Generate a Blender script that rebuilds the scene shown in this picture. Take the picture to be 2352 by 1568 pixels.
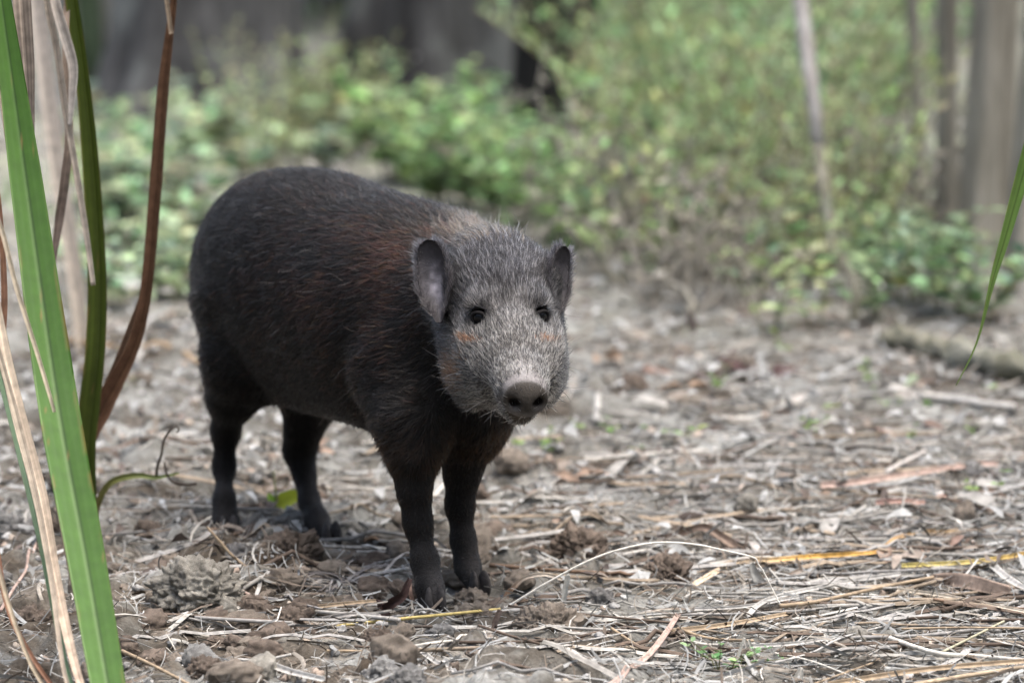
import bpy, math, random
import numpy as np
from mathutils import Vector, Matrix

for o in list(bpy.data.objects):
    bpy.data.objects.remove(o)
SC = bpy.context.scene
COL = SC.collection

# ------------------------------------------------------------------ camera
CAM_H = 0.80
PITCH = math.radians(9.0)
LENS = 192.0
cam_d = bpy.data.cameras.new('camera')
cam = bpy.data.objects.new('camera', cam_d)
COL.objects.link(cam)
cam.location = (0, 0, CAM_H)
cam.rotation_euler = (math.radians(90) - PITCH, 0, 0)
cam_d.lens = LENS
cam_d.sensor_width = 36.0
cam_d.clip_start = 0.05
cam_d.clip_end = 2000
cam_d.dof.use_dof = True
cam_d.dof.focus_distance = 3.80
cam_d.dof.aperture_fstop = 7.2
SC.camera = cam

# ------------------------------------------------------------------ world + sun
SUN_EL = math.radians(78)
SUN_AZ = math.radians(105)           # clockwise from +Y seen from above: from the right
world = bpy.data.worlds.new('World')
SC.world = world
world.use_nodes = True
wn = world.node_tree
bg = wn.nodes['Background']
sky = wn.nodes.new('ShaderNodeTexSky')
sky.sky_type = 'NISHITA'
sky.sun_disc = False
sky.sun_elevation = SUN_EL
sky.sun_rotation = SUN_AZ
sky.air_density = 1.0
sky.dust_density = 6.0
sky.ozone_density = 1.0
wn.links.new(sky.outputs[0], bg.inputs[0])
bg.inputs[1].default_value = 0.15
sun_d = bpy.data.lights.new('sun', 'SUN')
sun_d.energy = 1.2
sun_d.angle = math.radians(65)
sun_d.color = (1.0, 1.0, 0.945)
sun = bpy.data.objects.new('sun', sun_d)
COL.objects.link(sun)
sd = Vector((math.sin(SUN_AZ) * math.cos(SUN_EL), math.cos(SUN_AZ) * math.cos(SUN_EL), math.sin(SUN_EL)))
sun.rotation_euler = (-sd).to_track_quat('-Z', 'Y').to_euler()
sun.location = (3, -2, 8)

SC.view_settings.view_transform = 'Standard'
SC.view_settings.look = 'None'
SC.view_settings.gamma = 1.0
SC.view_settings.exposure = 1.42
SC.render.engine = 'CYCLES'
SC.cycles.use_denoising = True
SC.cycles.max_bounces = 6
SC.cycles.diffuse_bounces = 3
SC.cycles.glossy_bounces = 2
SC.cycles.transmission_bounces = 3
SC.cycles.transparent_max_bounces = 8
SC.cycles.use_adaptive_sampling = False

# ------------------------------------------------------------------ pixel helpers (photo shown at 2352 x 1568)
W2, H2 = 2352.0, 1568.0
FD = LENS / 36.0 * W2
FWD = np.array([0, math.cos(PITCH), -math.sin(PITCH)])
UPV = np.array([0, math.sin(PITCH), math.cos(PITCH)])
CAMP = np.array([0, 0, CAM_H])


def ray(x, y):
    return FWD + np.array([(x - W2 / 2) / FD, 0, 0]) + UPV * (-(y - H2 / 2) / FD)


def P(x, y, Y):
    """point on the ray of photo pixel (x, y) that lies in the vertical plane at distance Y"""
    d = ray(x, y)
    return CAMP + d * (Y / d[1])


def G(x, y, z=0.0):
    """point of the level ground seen at photo pixel (x, y)"""
    d = ray(x, y)
    return CAMP + d * ((z - CAM_H) / d[2])


def proj(p):
    q = np.asarray(p) - CAMP
    zc = q @ FWD
    return np.stack([W2 / 2 + FD * q[..., 0] / zc, H2 / 2 - FD * (q @ UPV) / zc], -1), zc


# ------------------------------------------------------------------ noise (numpy)
_rng0 = np.random.default_rng(11)
_T = _rng0.random(4096)


def _h2(ix, iy, s):
    return _T[(ix * 374761 + iy * 668265 + s * 1274126 + (ix * iy) * 7919) & 4095]


def vnoise(x, y, s=0):
    ix = np.floor(x).astype(np.int64); iy = np.floor(y).astype(np.int64)
    fx = x - ix; fy = y - iy
    fx = fx * fx * fx * (fx * (fx * 6 - 15) + 10); fy = fy * fy * fy * (fy * (fy * 6 - 15) + 10)
    a = _h2(ix, iy, s); b = _h2(ix + 1, iy, s); c = _h2(ix, iy + 1, s); d = _h2(ix + 1, iy + 1, s)
    return (a + (b - a) * fx) * (1 - fy) + (c + (d - c) * fx) * fy


def fbm(x, y, s=0, o=4, g=0.5):
    t = 0; a = 1.0; n = 0
    for k in range(o):
        t = t + a * (vnoise(x * 2 ** k + 17.3 * k, y * 2 ** k - 9.1 * k, s + k) - 0.5); n += a; a *= g
    return t / n * 2


def vnoise3(p, f, s=0):
    q = np.asarray(p) * f + 1000.0
    i = np.floor(q).astype(np.int64); u = q - i; u = u * u * (3 - 2 * u)
    h = lambda a, b, c: _T[((i[:, 0] + a) * 374761 + (i[:, 1] + b) * 668265 + (i[:, 2] + c) * 2246822 + ((i[:, 0] + a) * (i[:, 1] + b) + (i[:, 2] + c) * (i[:, 0] + a)) * 7919 + s * 1274126) & 4095]
    x = lambda b, c: h(0, b, c) * (1 - u[:, 0]) + h(1, b, c) * u[:, 0]
    y = lambda c: x(0, c) * (1 - u[:, 1]) + x(1, c) * u[:, 1]
    return (y(0) * (1 - u[:, 2]) + y(1) * u[:, 2]) * 2 - 1


# ------------------------------------------------------------------ object helpers
def tag(o, label=None, cat=None, group=None, kind=None):
    if label: o['label'] = label
    if cat: o['category'] = cat
    if group: o['group'] = group
    if kind: o['kind'] = kind
    return o


def link(o, parent=None):
    COL.objects.link(o)
    if parent is not None:
        o.parent = parent
    return o


def mesh_from(name, V, F, mats=(), smooth=True, col=None, mi=None):
    V = np.asarray(V, dtype=np.float32)
    me = bpy.data.meshes.new(name)
    if isinstance(F, np.ndarray):
        n = F.shape[1]
        me.vertices.add(len(V)); me.vertices.foreach_set('co', V.ravel())
        me.loops.add(F.size); me.loops.foreach_set('vertex_index', F.astype(np.int32).ravel())
        me.polygons.add(len(F)); me.polygons.foreach_set('loop_start', np.arange(0, F.size, n, dtype=np.int32))
        me.polygons.foreach_set('loop_total', np.full(len(F), n, dtype=np.int32))
    else:
        me.from_pydata([tuple(map(float, v)) for v in V], [], [tuple(int(i) for i in f) for f in F])
    for m in mats:
        me.materials.append(m)
    if mi is not None:
        me.polygons.foreach_set('material_index', np.asarray(mi, dtype=np.int32))
    if smooth:
        me.polygons.foreach_set('use_smooth', np.ones(len(me.polygons), dtype=bool))
    if col is not None:
        a = me.attributes.new('col', 'FLOAT_COLOR', 'POINT')
        c = np.ones((len(V), 4), dtype=np.float32); c[:, :3] = col
        a.data.foreach_set('color', c.ravel())
    me.update(calc_edges=True)
    me.validate()
    return me


def obj(name, me, parent=None, loc=None):
    o = bpy.data.objects.new(name, me)
    link(o, parent)
    if loc is not None:
        o.location = loc
    return o


def new_mat(name):
    m = bpy.data.materials.new(name)
    m.use_nodes = True
    nt = m.node_tree
    return m, nt, nt.nodes, nt.links, nt.nodes['Principled BSDF']


def attr_mat(name, rough=0.85, spec=0.25, nscale=60, nmix=0.35, bump=0.0, bscale=400, transl=0.0, objrand=0.0, translc=(0.35, 0.55, 0.08)):
    """procedural material: per-vertex own colour x noise, fine relief, optional light passing through thin leaves"""
    m, nt, N, L, bs = new_mat(name)
    at = N.new('ShaderNodeAttribute'); at.attribute_name = 'col'
    tc = N.new('ShaderNodeTexCoord')
    no = N.new('ShaderNodeTexNoise'); no.inputs['Scale'].default_value = nscale; no.inputs['Detail'].default_value = 5
    L.new(tc.outputs['Object'], no.inputs['Vector'])
    mr = N.new('ShaderNodeMapRange'); mr.inputs['From Min'].default_value = 0.3; mr.inputs['From Max'].default_value = 0.7
    mr.inputs['To Min'].default_value = 1 - nmix; mr.inputs['To Max'].default_value = 1 + nmix
    L.new(no.outputs['Fac'], mr.inputs['Value'])
    mx = N.new('ShaderNodeVectorMath'); mx.operation = 'SCALE'
    L.new(at.outputs['Color'], mx.inputs[0]); L.new(mr.outputs[0], mx.inputs['Scale'])
    out = mx.outputs[0]
    if objrand:
        oi = N.new('ShaderNodeObjectInfo')
        m2 = N.new('ShaderNodeMapRange'); m2.inputs['To Min'].default_value = 1 - objrand; m2.inputs['To Max'].default_value = 1 + objrand
        L.new(oi.outputs['Random'], m2.inputs['Value'])
        s2 = N.new('ShaderNodeVectorMath'); s2.operation = 'SCALE'
        L.new(out, s2.inputs[0]); L.new(m2.outputs[0], s2.inputs['Scale']); out = s2.outputs[0]
    L.new(out, bs.inputs['Base Color'])
    bs.inputs['Roughness'].default_value = rough
    bs.inputs['Specular IOR Level'].default_value = spec
    if bump:
        nb = N.new('ShaderNodeTexNoise'); nb.inputs['Scale'].default_value = bscale; nb.inputs['Detail'].default_value = 4
        L.new(tc.outputs['Object'], nb.inputs['Vector'])
        bp = N.new('ShaderNodeBump'); bp.inputs['Strength'].default_value = bump; bp.inputs['Distance'].default_value = 0.002
        L.new(nb.outputs['Fac'], bp.inputs['Height']); L.new(bp.outputs[0], bs.inputs['Normal'])
    if transl:
        tr = N.new('ShaderNodeBsdfTranslucent')
        L.new(out, tr.inputs['Color'])
        ms = N.new('ShaderNodeMixShader'); ms.inputs[0].default_value = transl
        L.new(bs.outputs[0], ms.inputs[1]); L.new(tr.outputs[0], ms.inputs[2])
        L.new(ms.outputs[0], N['Material Output'].inputs['Surface'])
    return m


def unit(v):
    v = np.asarray(v, dtype=float)
    return v / (np.linalg.norm(v, axis=-1, keepdims=True) + 1e-12)

# ================================================================== ground
FEET = [(-0.0565, 3.822), (-0.0255, 3.880), (-0.2185, 4.093), (-0.139, 4.068)]


def gz(x, y):
    x = np.asarray(x, float); y = np.asarray(y, float)
    near = 1 - sstep(y, 4.6, 6.0)
    left = 1 - sstep(x + 0.10 * fbm(x * 5, y * 5, 70, 2), 0.02, 0.16)
    rough = (0.35 + 0.65 * left) * (0.35 + 0.65 * near)
    z = 0.010 * fbm(x * 4, y * 4, 1, 3) + 0.03 * fbm(x * 0.7, y * 0.7, 9, 2) * sstep(y, 5.5, 8)
    b = np.abs(fbm(x * 17, y * 17, 20, 3)); z = z + 0.026 * (b - 0.18) * rough
    b2 = np.abs(fbm(x * 48 + 5, y * 48, 30, 2)); z = z + 0.0085 * (b2 - 0.15) * (0.5 + 0.5 * rough) * (0.3 + 0.7 * near)
    z = z + 0.0024 * fbm(x * 150, y * 150, 40, 2) * near
    for fx, fy in FEET:
        w = np.exp(-(((x - fx) / 0.026) ** 2 + ((y - fy) / 0.030) ** 2) ** 1.5)
        z = z * (1 - w) - 0.002 * w
    return z


def sstep(x, a, b):
    t = np.clip((x - a) / (b - a), 0, 1)
    return t * t * (3 - 2 * t)


def spread(core0, core1, step, far0, far1, grow=1.22):
    c = list(np.arange(core0, core1 + step / 2, step)); d = step
    while c[-1] < far1:
        d *= grow; c.append(c[-1] + d)
    d = step
    while c[0] > far0:
        d *= grow; c.insert(0, c[0] - d)
    return np.array(c)


gx = spread(-0.50, 0.50, 0.0036, -400, 400, 1.16)
gy = np.concatenate([spread(3.40, 4.70, 0.0040, -60, 4.7, 1.16), spread(4.71, 8.6, 0.016, 4.71, 900, 1.16)[0:]])
gy = np.unique(np.round(gy, 5))
XX, YY = np.meshgrid(gx, gy)
ZZ = gz(XX, YY)
gm, nt, N, L, bs = new_mat('dry_mud')
geo = N.new('ShaderNodeNewGeometry')
tc = N.new('ShaderNodeTexCoord')


def noise(scale, detail=6, rough=0.6, src=None):
    n_ = N.new('ShaderNodeTexNoise'); n_.inputs['Scale'].default_value = scale; n_.inputs['Detail'].default_value = detail
    n_.inputs['Roughness'].default_value = rough
    L.new(src or tc.outputs['Object'], n_.inputs['Vector'])
    return n_


def ramp(src, stops):
    r = N.new('ShaderNodeValToRGB'); L.new(src, r.inputs[0])
    el = r.color_ramp.elements
    while len(el) < len(stops): el.new(0.5)
    for e, (p_, c_) in zip(el, stops):
        e.position = p_; e.color = (*c_, 1)
    return r


n1 = noise(9, 5); n2 = noise(45, 6); n3 = noise(260, 4)
r1 = ramp(n1.outputs['Fac'], [(0.38, (0.088, 0.078, 0.066)), (0.49, (0.150, 0.150, 0.140)), (0.64, (0.250, 0.257, 0.250))])
r2 = ramp(n2.outputs['Fac'], [(0.32, (0.46, 0.43, 0.40)), (0.5, (0.95, 0.94, 0.92)), (0.68, (1.22, 1.22, 1.22))])
r3 = ramp(n3.outputs['Fac'], [(0.3, (0.70, 0.68, 0.66)), (0.65, (1.18, 1.18, 1.18))])
m1 = N.new('ShaderNodeMix'); m1.data_type = 'RGBA'; m1.blend_type = 'MULTIPLY'; m1.inputs[0].default_value = 1
L.new(r1.outputs[0], m1.inputs[6]); L.new(r2.outputs[0], m1.inputs[7])
m2 = N.new('ShaderNodeMix'); m2.data_type = 'RGBA'; m2.blend_type = 'MULTIPLY'; m2.inputs[0].default_value = 0.9
L.new(m1.outputs[2], m2.inputs[6]); L.new(r3.outputs[0], m2.inputs[7])
# freshly rooted, darker earth where the hog has been digging
sp0 = N.new('ShaderNodeSeparateXYZ'); L.new(geo.outputs['Position'], sp0.inputs[0])
dg = N.new('ShaderNodeMapRange'); dg.inputs['From Min'].default_value = 0.12; dg.inputs['From Max'].default_value = -0.06; L.new(sp0.outputs['X'], dg.inputs['Value'])
dy_ = N.new('ShaderNodeMapRange'); dy_.inputs['From Min'].default_value = 4.25; dy_.inputs['From Max'].default_value = 4.0; L.new(sp0.outputs['Y'], dy_.inputs['Value'])
nd_ = noise(13, 4); rd_ = N.new('ShaderNodeMapRange'); rd_.inputs['From Min'].default_value = 0.42; rd_.inputs['From Max'].default_value = 0.56; L.new(nd_.outputs['Fac'], rd_.inputs['Value'])
ma_ = N.new('ShaderNodeMath'); ma_.operation = 'MULTIPLY'; L.new(dg.outputs[0], ma_.inputs[0]); L.new(dy_.outputs[0], ma_.inputs[1])
mb_ = N.new('ShaderNodeMath'); mb_.operation = 'MULTIPLY'; L.new(ma_.outputs[0], mb_.inputs[0]); L.new(rd_.outputs[0], mb_.inputs[1])
mc_ = N.new('ShaderNodeMath'); mc_.operation = 'MULTIPLY'; L.new(mb_.outputs[0], mc_.inputs[0]); mc_.inputs[1].default_value = 0.8
md_ = N.new('ShaderNodeMix'); md_.data_type = 'RGBA'; md_.blend_type = 'MULTIPLY'; L.new(mc_.outputs[0], md_.inputs[0]); L.new(m2.outputs[2], md_.inputs[6]); md_.inputs[7].default_value = (0.62, 0.52, 0.44, 1)
m2 = md_
# moss and old leaf mould take over away from the trampled patch
sp = N.new('ShaderNodeSeparateXYZ'); L.new(geo.outputs['Position'], sp.inputs[0])
mo = N.new('ShaderNodeMapRange'); mo.inputs['From Min'].default_value = 4.9; mo.inputs['From Max'].default_value = 6.0
L.new(sp.outputs['Y'], mo.inputs['Value'])
n4 = noise(14, 5)
r4 = ramp(n4.outputs['Fac'], [(0.35, (0.16, 0.15, 0.125)), (0.5, (0.26, 0.255, 0.225)), (0.65, (0.23, 0.25, 0.165))])
m3 = N.new('ShaderNodeMix'); m3.data_type = 'RGBA'
L.new(mo.outputs[0], m3.inputs[0]); L.new(m2.outputs[2], m3.inputs[6]); L.new(r4.outputs[0], m3.inputs[7])
L.new(m3.outputs[2], bs.inputs['Base Color'])
bs.inputs['Roughness'].default_value = 0.95
bs.inputs['Specular IOR Level'].default_value = 0.1
nb = noise(420, 5, 0.65)
bp = N.new('ShaderNodeBump'); bp.inputs['Strength'].default_value = 0.7; bp.inputs['Distance'].default_value = 0.0022
L.new(nb.outputs['Fac'], bp.inputs['Height']); L.new(bp.outputs[0], bs.inputs['Normal'])
ny_, nx_ = XX.shape
ii = np.arange(ny_ * nx_).reshape(ny_, nx_)
GF = np.stack([ii[:-1, :-1].ravel(), ii[:-1, 1:].ravel(), ii[1:, 1:].ravel(), ii[1:, :-1].ravel()], 1)
ground = obj('ground', mesh_from('ground', np.stack([XX.ravel(), YY.ravel(), ZZ.ravel()], 1), GF, (gm,)))
tag(ground, 'pale grey brown dry mud floor of the forest clearing', kind='structure')


def Gz(x, y, h=0.0):
    """point of the real ground relief (plus h) under photo pixel (x, y)"""
    z = 0.0
    for _ in range(6):
        q = G(x, y, z + h); z = float(gz(q[0], q[1]))
    return G(x, y, z + h)

# ================================================================== trees and other plants behind
def bark(name, c0, c1, c2, sc=26, lichen=0.0):
    m, nt, N, L, bs = new_mat(name)
    tc = N.new('ShaderNodeTexCoord'); mp = N.new('ShaderNodeMapping'); mp.inputs['Scale'].default_value = (1, 1, 0.16)
    L.new(tc.outputs['Object'], mp.inputs[0])
    n = N.new('ShaderNodeTexNoise'); n.inputs['Scale'].default_value = sc; n.inputs['Detail'].default_value = 7; n.inputs['Roughness'].default_value = 0.65
    L.new(mp.outputs[0], n.inputs['Vector'])
    r = N.new('ShaderNodeValToRGB'); L.new(n.outputs['Fac'], r.inputs[0]); el = r.color_ramp.elements; el.new(0.5)
    for e, (p_, c_) in zip(el, ((0.33, c0), (0.5, c1), (0.66, c2))):
        e.position = p_; e.color = (*c_, 1)
    n2 = N.new('ShaderNodeTexNoise'); n2.inputs['Scale'].default_value = 9; n2.inputs['Detail'].default_value = 5; L.new(tc.outputs['Object'], n2.inputs['Vector'])
    r2 = N.new('ShaderNodeValToRGB'); L.new(n2.outputs['Fac'], r2.inputs[0]); r2.color_ramp.elements[0].position = 0.52; r2.color_ramp.elements[1].position = 0.64
    mx = N.new('ShaderNodeMix'); mx.data_type = 'RGBA'
    sc_ = N.new('ShaderNodeMath'); sc_.operation = 'MULTIPLY'; sc_.inputs[1].default_value = lichen
    L.new(r2.outputs[0], sc_.inputs[0]); L.new(sc_.outputs[0], mx.inputs[0]); L.new(r.outputs[0], mx.inputs[6]); mx.inputs[7].default_value = (0.30, 0.32, 0.30, 1)
    L.new(mx.outputs[2], bs.inputs['Base Color']); bs.inputs['Roughness'].default_value = 0.9; bs.inputs['Specular IOR Level'].default_value = 0.15
    bp = N.new('ShaderNodeBump'); bp.inputs['Strength'].default_value = 0.8; bp.inputs['Distance'].default_value = 0.01
    L.new(n.outputs['Fac'], bp.inputs['Height']); L.new(bp.outputs[0], bs.inputs['Normal'])
    return m


bark_grey = bark('grey_bark', (0.030, 0.029, 0.028), (0.070, 0.069, 0.068), (0.135, 0.133, 0.130), 26, 0.35)
bark_brown = bark('brown_bark', (0.17, 0.155, 0.125), (0.25, 0.235, 0.195), (0.33, 0.31, 0.265), 40, 0.15)
bark_pale = bark('pale_bark', (0.24, 0.22, 0.20), (0.34, 0.32, 0.30), (0.44, 0.42, 0.40), 60, 0.2)
leaf_mat = attr_mat('leaf', rough=0.45, spec=0.35, nscale=40, nmix=0.3, transl=0.35)
stem_mat = attr_mat('plant_stem', rough=0.7, spec=0.2, nscale=80, nmix=0.3)


def tube(pts, rad, n=6, cap=True):
    pts = np.asarray(pts, float); rad = np.broadcast_to(np.asarray(rad, float), (len(pts),))
    T = unit(np.gradient(pts, axis=0))
    ref = np.array([0.31, 0.17, 0.93]) if abs(T[0][2]) < 0.8 else np.array([1.0, 0.2, 0.1])
    V = []
    for p_, t, r in zip(pts, T, rad):
        a = unit(np.cross(t, ref)); b = np.cross(t, a)
        for i in range(n):
            f = 2 * math.pi * i / n
            V.append(p_ + r * (math.cos(f) * a + math.sin(f) * b))
    F = []
    for j in range(len(pts) - 1):
        for i in range(n):
            F.append((j * n + i, j * n + (i + 1) % n, (j + 1) * n + (i + 1) % n, (j + 1) * n + i))
    if cap:
        F.append(tuple(range(n))[::-1]); F.append(tuple((len(pts) - 1) * n + i for i in range(n)))
    return np.array(V), F


def trunk_mesh(name, pts, rad, mat, lobes, seed, flare=0.6, flare_h=0.22, nt_=44, flute=0.10, amp=0.05, sub=60):
    """tapered trunk along a path: fluted, with root buttresses (angle, size) spreading at its foot"""
    pts = np.asarray(pts, float)
    s = np.linspace(0, 1, len(pts)); ss = np.linspace(0, 1, sub) ** 1.8
    C_ = np.stack([np.interp(ss, s, pts[:, i]) for i in range(3)], 1); R_ = np.interp(ss, s, rad)
    V = []
    th = np.linspace(0, 2 * np.pi, nt_, endpoint=False)
    for c_, r_ in zip(C_, R_):
        hgt = c_[2] - pts[0][2]
        e = math.exp(-max(hgt, 0) / flare_h)
        f = np.ones(nt_)
        for (ang, size, wid) in lobes:
            dd = np.angle(np.exp(1j * (th - ang)))
            f += size * e ** 1.3 * np.exp(-(dd / wid) ** 2) + 0.25 * flute * size * np.exp(-(dd / wid) ** 2)
        f += flute * 0.5 * np.cos(5 * th + seed) * (0.4 + e) + flare * 0.35 * e
        f += amp * (vnoise(th * 3 + seed, np.full(nt_, hgt * 14), seed) - 0.5) * 2
        V.append(np.stack([c_[0] + r_ * f * np.cos(th), c_[1] + r_ * f * np.sin(th), np.full(nt_, c_[2])], 1))
    V = np.concatenate(V); n = nt_
    F = np.array([(j * n + i, j * n + (i + 1) % n, (j + 1) * n + (i + 1) % n, (j + 1) * n + i) for j in range(sub - 1) for i in range(n)])
    return V, F


def leaf_verts(p, d, nrm, ln, wd, fold=0.25, droop=0.2):
    """arrays of leaves: 8 corners, 2 x 3 faces each"""
    p = np.asarray(p); d = unit(d); s = unit(np.cross(d, nrm)); u = unit(np.cross(s, d))
    ln = np.asarray(ln)[:, None]; wd = np.asarray(wd)[:, None]
    q = lambda t, w, h: p + d * ln * t + s * wd * w + u * (wd * h - ln * droop * t * t)
    rows = [q(0, 0, 0), q(0.30, -0.46, fold * 0.6), q(0.30, 0, 0), q(0.30, 0.46, fold * 0.6), q(0.68, -0.36, fold * 0.5), q(0.68, 0, 0), q(0.68, 0.36, fold * 0.5), q(1.0, 0, 0)]
    V = np.stack(rows, 1)
    T = np.array([(0, 2, 1, 1), (0, 3, 2, 2), (1, 2, 5, 4), (2, 3, 6, 5), (4, 5, 7, 7), (5, 6, 7, 7)])
    return V, T


LF = [(0, 2, 1), (0, 3, 2), (1, 2, 5), (1, 5, 4), (2, 3, 6), (2, 6, 5), (4, 5, 7), (5, 6, 7)]
LFA = np.array(LF)


def leaves_mesh(name, p, d, nrm, ln, wd, col, fold=0.25, droop=0.2, mat=None):
    V, _ = leaf_verts(p, d, nrm, ln, wd, fold, droop)
    M = len(V)
    F = (LFA[None] + (np.arange(M) * 8)[:, None, None]).reshape(-1, 3)
    return mesh_from(name, V.reshape(-1, 3), F, (mat or leaf_mat,), True, np.repeat(col, 8, axis=0))


rt = np.random.default_rng(23)


def merge(parts):
    V = []; F = []; o_ = 0
    for v, f in parts:
        V.append(np.asarray(v)); F += [tuple(int(i) + o_ for i in q) for q in f]; o_ += len(v)
    return np.concatenate(V), F


def crown(name, parent, c, rad, n, col, size, seed, limbs_from=None):
    r = np.random.default_rng(seed)
    cl = r.standard_normal((26, 3)); cl = unit(cl) * (r.random((26, 1)) ** 0.4) * np.array(rad)
    k = r.integers(0, 26, n)
    p_ = np.asarray(c) + cl[k] + r.standard_normal((n, 3)) * np.array(rad) * 0.17
    d_ = r.standard_normal((n, 3)); d_[:, 2] -= 0.4
    nn = r.standard_normal((n, 3)) * 0.5 + np.array([0, 0, 1])
    cc = np.array(col) * (0.6 + 0.8 * r.random((n, 1)))
    me = leaves_mesh(name, p_ , d_, nn, size * (0.7 + 0.6 * r.random(n)), size * 0.45 * (0.7 + 0.6 * r.random(n)), cc)
    return obj(name, me, parent)


def tree(name, base, top, r0, r1, lobes, mat, label, seed, crown_c, crown_r, ncrown, flare=0.6, fh=0.22, bend=0.05, flute=0.1, lsize=0.07):
    base = np.asarray(base, float); top = np.asarray(top, float)
    e = bpy.data.objects.new(name, None); link(e); e.location = base; e.empty_display_size = 0.1
    tag(e, label, 'tree')
    k = np.linspace(0, 1, 7)[:, None]
    pts = base * (1 - k) + top * k + np.sin(k * math.pi * 1.3) * bend * np.array([0.6, 0.5, 0]) - base
    pts[0, 2] -= 0.05
    V, F = trunk_mesh(name, pts, np.linspace(r0, r1, 7), mat, lobes, seed, flare, fh, flute=flute)
    obj('trunk', mesh_from('trunk', V, F, (mat,)), e)
    r = np.random.default_rng(seed); cc = np.asarray(crown_c) - base
    for i in range(5):
        a = pts[-1] * (0.72 + 0.055 * i); b = cc + unit(r.standard_normal(3)) * np.array(crown_r) * 0.7
        m_ = (a + b) / 2 + np.array([0, 0, -0.08])
        V, F = tube([a, a * 0.5 + m_ * 0.5, m_, b], [r1 * 0.55, r1 * 0.45, r1 * 0.32, r1 * 0.1], 8)
        obj('limb', mesh_from('limb', V, F, (mat,)), e)
    crown('crown', e, cc, crown_r, ncrown, (0.055, 0.11, 0.025), lsize, seed)
    return e


def gbase(x, y):
    q = Gz(x, y); return q


# two grey buttressed trunks, dark cleft between them
b1 = gbase(478, 262)
tree('forest_tree', b1, b1 + np.array([-0.05, 0.2, 2.7]), 0.112, 0.088, [(-2.2, 0.55, 0.35), (-0.75, 0.45, 0.3), (3.3, 0.6, 0.35), (1.2, 0.5, 0.4)], bark_grey,
     'grey buttressed tree trunk half hidden behind the brown reed stalk', 4, b1 + np.array([0.0, 1.0, 3.3]), (1.3, 1.1, 0.7), 2600, fh=0.12)
b2 = gbase(980, 232)
tree('forest_tree', b2, b2 + np.array([0.06, 0.25, 2.8]), 0.090, 0.068, [(-0.42, 1.15, 0.26), (-2.75, 0.95, 0.26), (-1.55, 0.45, 0.30), (1.5, 0.5, 0.4)], bark_grey,
     'grey tree trunk with spreading root buttresses above the bright green herbs', 9, b2 + np.array([0.2, 1.1, 3.4]), (1.4, 1.1, 0.7), 2600, fh=0.16)
for i_, (x_, y_, r_, ln_, lb_) in enumerate(((2175, 560, 0.011, -0.02, 'slender grey brown stem behind the dark green broad leaved plants'), (2232, 600, 0.019, 0.03, 'thickest grey brown stem of the group behind the broad leaved plants'), (2292, 585, 0.015, 0.0, 'straight brown stem beside the thickest grey brown stem'),
                                   (2340, 640, 0.018, 0.04, 'brown stem at the outer side of the stem group'), (2120, 470, 0.008, -0.05, 'very thin brown stem leaning out of the stem group'))):
    b3 = gbase(x_, y_)
    tree('forest_tree', b3, b3 + np.array([ln_ * 3, 0.12, 2.0]), r_, r_ * 0.8, [(-1.9, 0.4, 0.35), (-0.9, 0.4, 0.32), (2.6, 0.4, 0.4)], bark_brown, lb_, 14 + i_, b3 + np.array([0.6, 0.9, 2.6]), (0.7, 0.7, 0.5), 500, fh=0.06, flute=0.3, bend=0.02)
b4 = gbase(1650, 95)
tree('forest_tree', b4, b4 + np.array([0.05, 0.3, 2.6]), 0.070, 0.055, [(-1.2, 0.5, 0.4), (2.4, 0.5, 0.4)], bark_brown,
     'dark brown trunk far behind the tall leafy shrubs', 17, b4 + np.array([0.3, 0.9, 3.0]), (1.2, 1.0, 0.6), 1800, fh=0.12)
b5 = gbase(250, 215)
tree('forest_tree', b5, b5 + np.array([0.12, 0.2, 2.3]), 0.026, 0.020, [(-1.2, 0.4, 0.4), (2.4, 0.4, 0.4)], bark_brown,
     'slim brown trunk beside the grey trunk, seen between the reeds', 19, b5 + np.array([-0.2, 0.8, 2.8]), (0.9, 0.9, 0.5), 1200, fh=0.08)

bark_hollow_shade = bark('hollow_shade_bark', (0.008, 0.008, 0.008), (0.014, 0.014, 0.013), (0.03, 0.03, 0.025), 26, 0.0)  # near black colour and added trunk stand for a shaded hollow
b6 = gbase(1268, 300)
tree('forest_tree', b6, b6 + np.array([0.02, 0.3, 2.4]), 0.050, 0.040, [(-1.2, 0.4, 0.4), (2.4, 0.4, 0.4)], bark_hollow_shade,
     'slim black trunk added to stand for the shaded hollow beside the buttress', 29, b6 + np.array([0.2, 0.8, 2.8]), (0.8, 0.8, 0.5), 900, fh=0.10)

# the pale leaning sapling
sb = Gz(1935, 690)
e = bpy.data.objects.new('sapling', None); link(e); e.location = sb
tag(e, 'thin pale grey leaning sapling stem rising among the shrubs', 'sapling')
sp_ = [sb + np.array([0, 0, -0.02]), P(1916, 590, sb[1] + 0.05), P(1898, 480, sb[1] + 0.09), P(1880, 340, sb[1] + 0.13), P(1862, 180, sb[1] + 0.17), P(1838, 0, sb[1] + 0.22), P(1790, -500, sb[1] + 0.3), P(1760, -1100, sb[1] + 0.35)]
bark_mossy = bark('mossy_bark', (0.10, 0.10, 0.07), (0.17, 0.165, 0.125), (0.23, 0.22, 0.18), 60, 0.2)
rs_ = [0.0050, 0.0050, 0.0056, 0.0066, 0.0078, 0.0082, 0.008, 0.006]
V, F = tube(np.array(sp_[:4]) - sb, rs_[:4], 10)
obj('lower_stem', mesh_from('lower_stem', V, F, (bark_mossy,)), e)
V, F = tube(np.array(sp_[3:]) - sb, rs_[3:], 10)
obj('trunk', mesh_from('trunk', V, F, (bark_pale,)), e)
crown('crown', e, np.array(sp_[-1]) - sb + np.array([0, 0, 0.25]), (0.35, 0.35, 0.25), 500, (0.10, 0.19, 0.04), 0.04, 8)

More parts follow.
